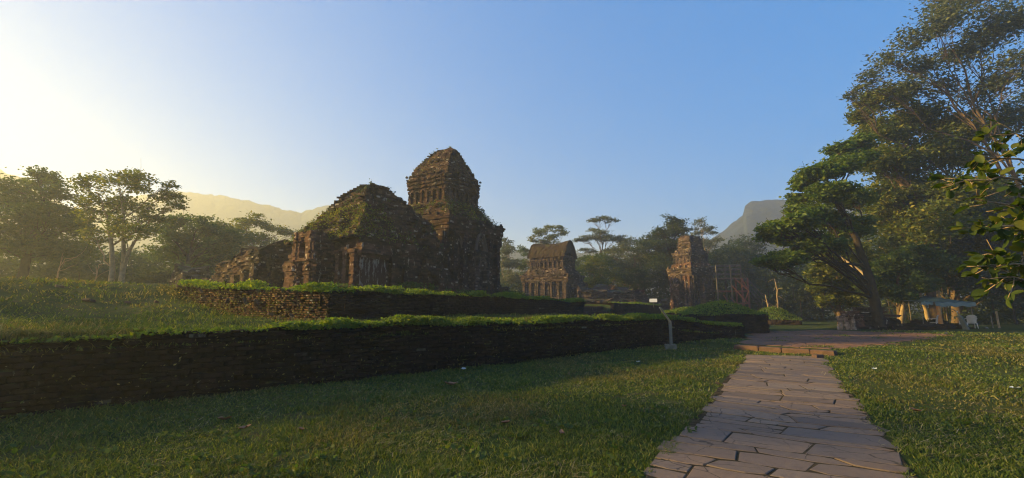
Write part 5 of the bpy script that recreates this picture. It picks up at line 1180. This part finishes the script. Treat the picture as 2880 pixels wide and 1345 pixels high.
for k, a in enumerate(((1268, 1082, .26, "large curled brown dead leaf on the lawn in front of the dark lower wall"), (632, 1181, .20, "long thin reddish dead leaf on the shaded lawn"), (688, 1208, .15, "small orange tan dead leaf next to the long reddish one"), (848, 1213, .10, "tiny greyish mauve dead leaf on the lawn"),
    (1422, 1184, .12, "small red brown dead leaf in the open middle of the lawn"), (1755, 1140, .10, "dark rust dead leaf close to the left side of the path"), (2575, 1155, .16, "round orange dead leaf on the turf right of the path"), (1580, 1212, .12, "brown dead leaf near the path, low on the lawn"), (1600, 1050, .10, "little brown dead leaf half way between the wall and the sign"), (2018, 1078, .10, "dark dead leaf lying at the left rim of the flagstones"))):
    dead_leaf(*a, 500 + k)
def scrap(px, py, L, label, seed, z=None):
    o = dead_leaf(px, py, L, label, seed, LITTER, .7, z); o.name = "paper_scrap"; o["category"] = "litter"; return o
for k, a in enumerate(((1303, 1038, .16, "pale bluish scrap lying close to the foot of the long dark wall"), (2855, 1095, .16, "flat white scrap on the turf at the right edge"), (2459, 1035, .13, "small white scrap on the turf right of the path"), (1795, 1018, .12, "pale scrap on the lawn left of the information sign"))): scrap(*a, 520 + k)
p = at_z(2300, 1004, .05); rng = np.random.default_rng(9); MBk = MB(); MBk.box((0, 0, .05), (.15, .09, .055), .3, bev=.025); o = MBk.build("loose_brick", KERBSTONE); o.location = (p[0], p[1], float(ground_z(p[0], p[1]))); tag(o, "loose tan brick at the right end of the flagstones below the step", "brick")
# pale broken bricks strewn over the crumbling terrace face and the hummock
rng = np.random.default_rng(15)
spots = [(505, 806, .30, "flat"), (565, 818, .26, "upright"), (596, 808, .30, "flat"), (640, 847, .26, "upright"), (690, 846, .34, "slanting"), (722, 850, .34, "slanting upright"), (760, 884, .24, "flat"), (250, 845, .5, "broad"), (168, 806, .34, "flat"), (440, 849, .3, "flat"), (360, 850, .24, "flat"), (820, 888, .26, "slanting")]
for k, (x, y, L, kind) in enumerate(spots):
    d = ray(x, y); best = None
    for Yd in np.arange(9, 34, .1):
        q_ = np.array((0, 0, EYE)) + d * (Yd / d[1]); a_, s_ = as_site(q_[0], q_[1])
        zz_ = float(upper_z(a_, s_)) if (a_ > -.15 and -.1 < s_ < 11.5) else float(lower_z(q_[0], q_[1]))
        if q_[2] <= zz_ + .06: best = (q_, zz_); break
    if best is None: continue
    q_, zz_ = best; b = MB(); b.box((0, 0, 0), (L * .34, L * .2, .04), 0, bev=.012); o = b.build("broken_brick", STONE)
    o.location = (q_[0] - d[0] * .12, q_[1] - d[1] * .12, max(q_[2], 0.9)); o.rotation_euler = (rng.uniform(-.4, .4), (rng.uniform(.6, 1.1) if 'up' in kind or 'sl' in kind else rng.uniform(-.2, .2)), rng.uniform(0, 3))
    tag(o, "pale %s broken brick on the hummock by the crumbling terrace face" % kind, "brick", "pale broken bricks on the terrace slope")

# ------------------------------------------------------------------ haze
hb = MB(); hb.box((0, 330, 48), (1000, 880, 52.5)); 
mh, nt, out = new_mat("haze_air"); pv = nt.nodes.new("ShaderNodeVolumePrincipled")
pv.inputs["Color"].default_value = (.85, .93, 1.0, 1); pv.inputs["Density"].default_value = .0018; pv.inputs["Anisotropy"].default_value = .44
nt.links.new(pv.outputs[0], out.inputs["Volume"])
hz = tag(hb.build("haze", mh), kind="stuff")
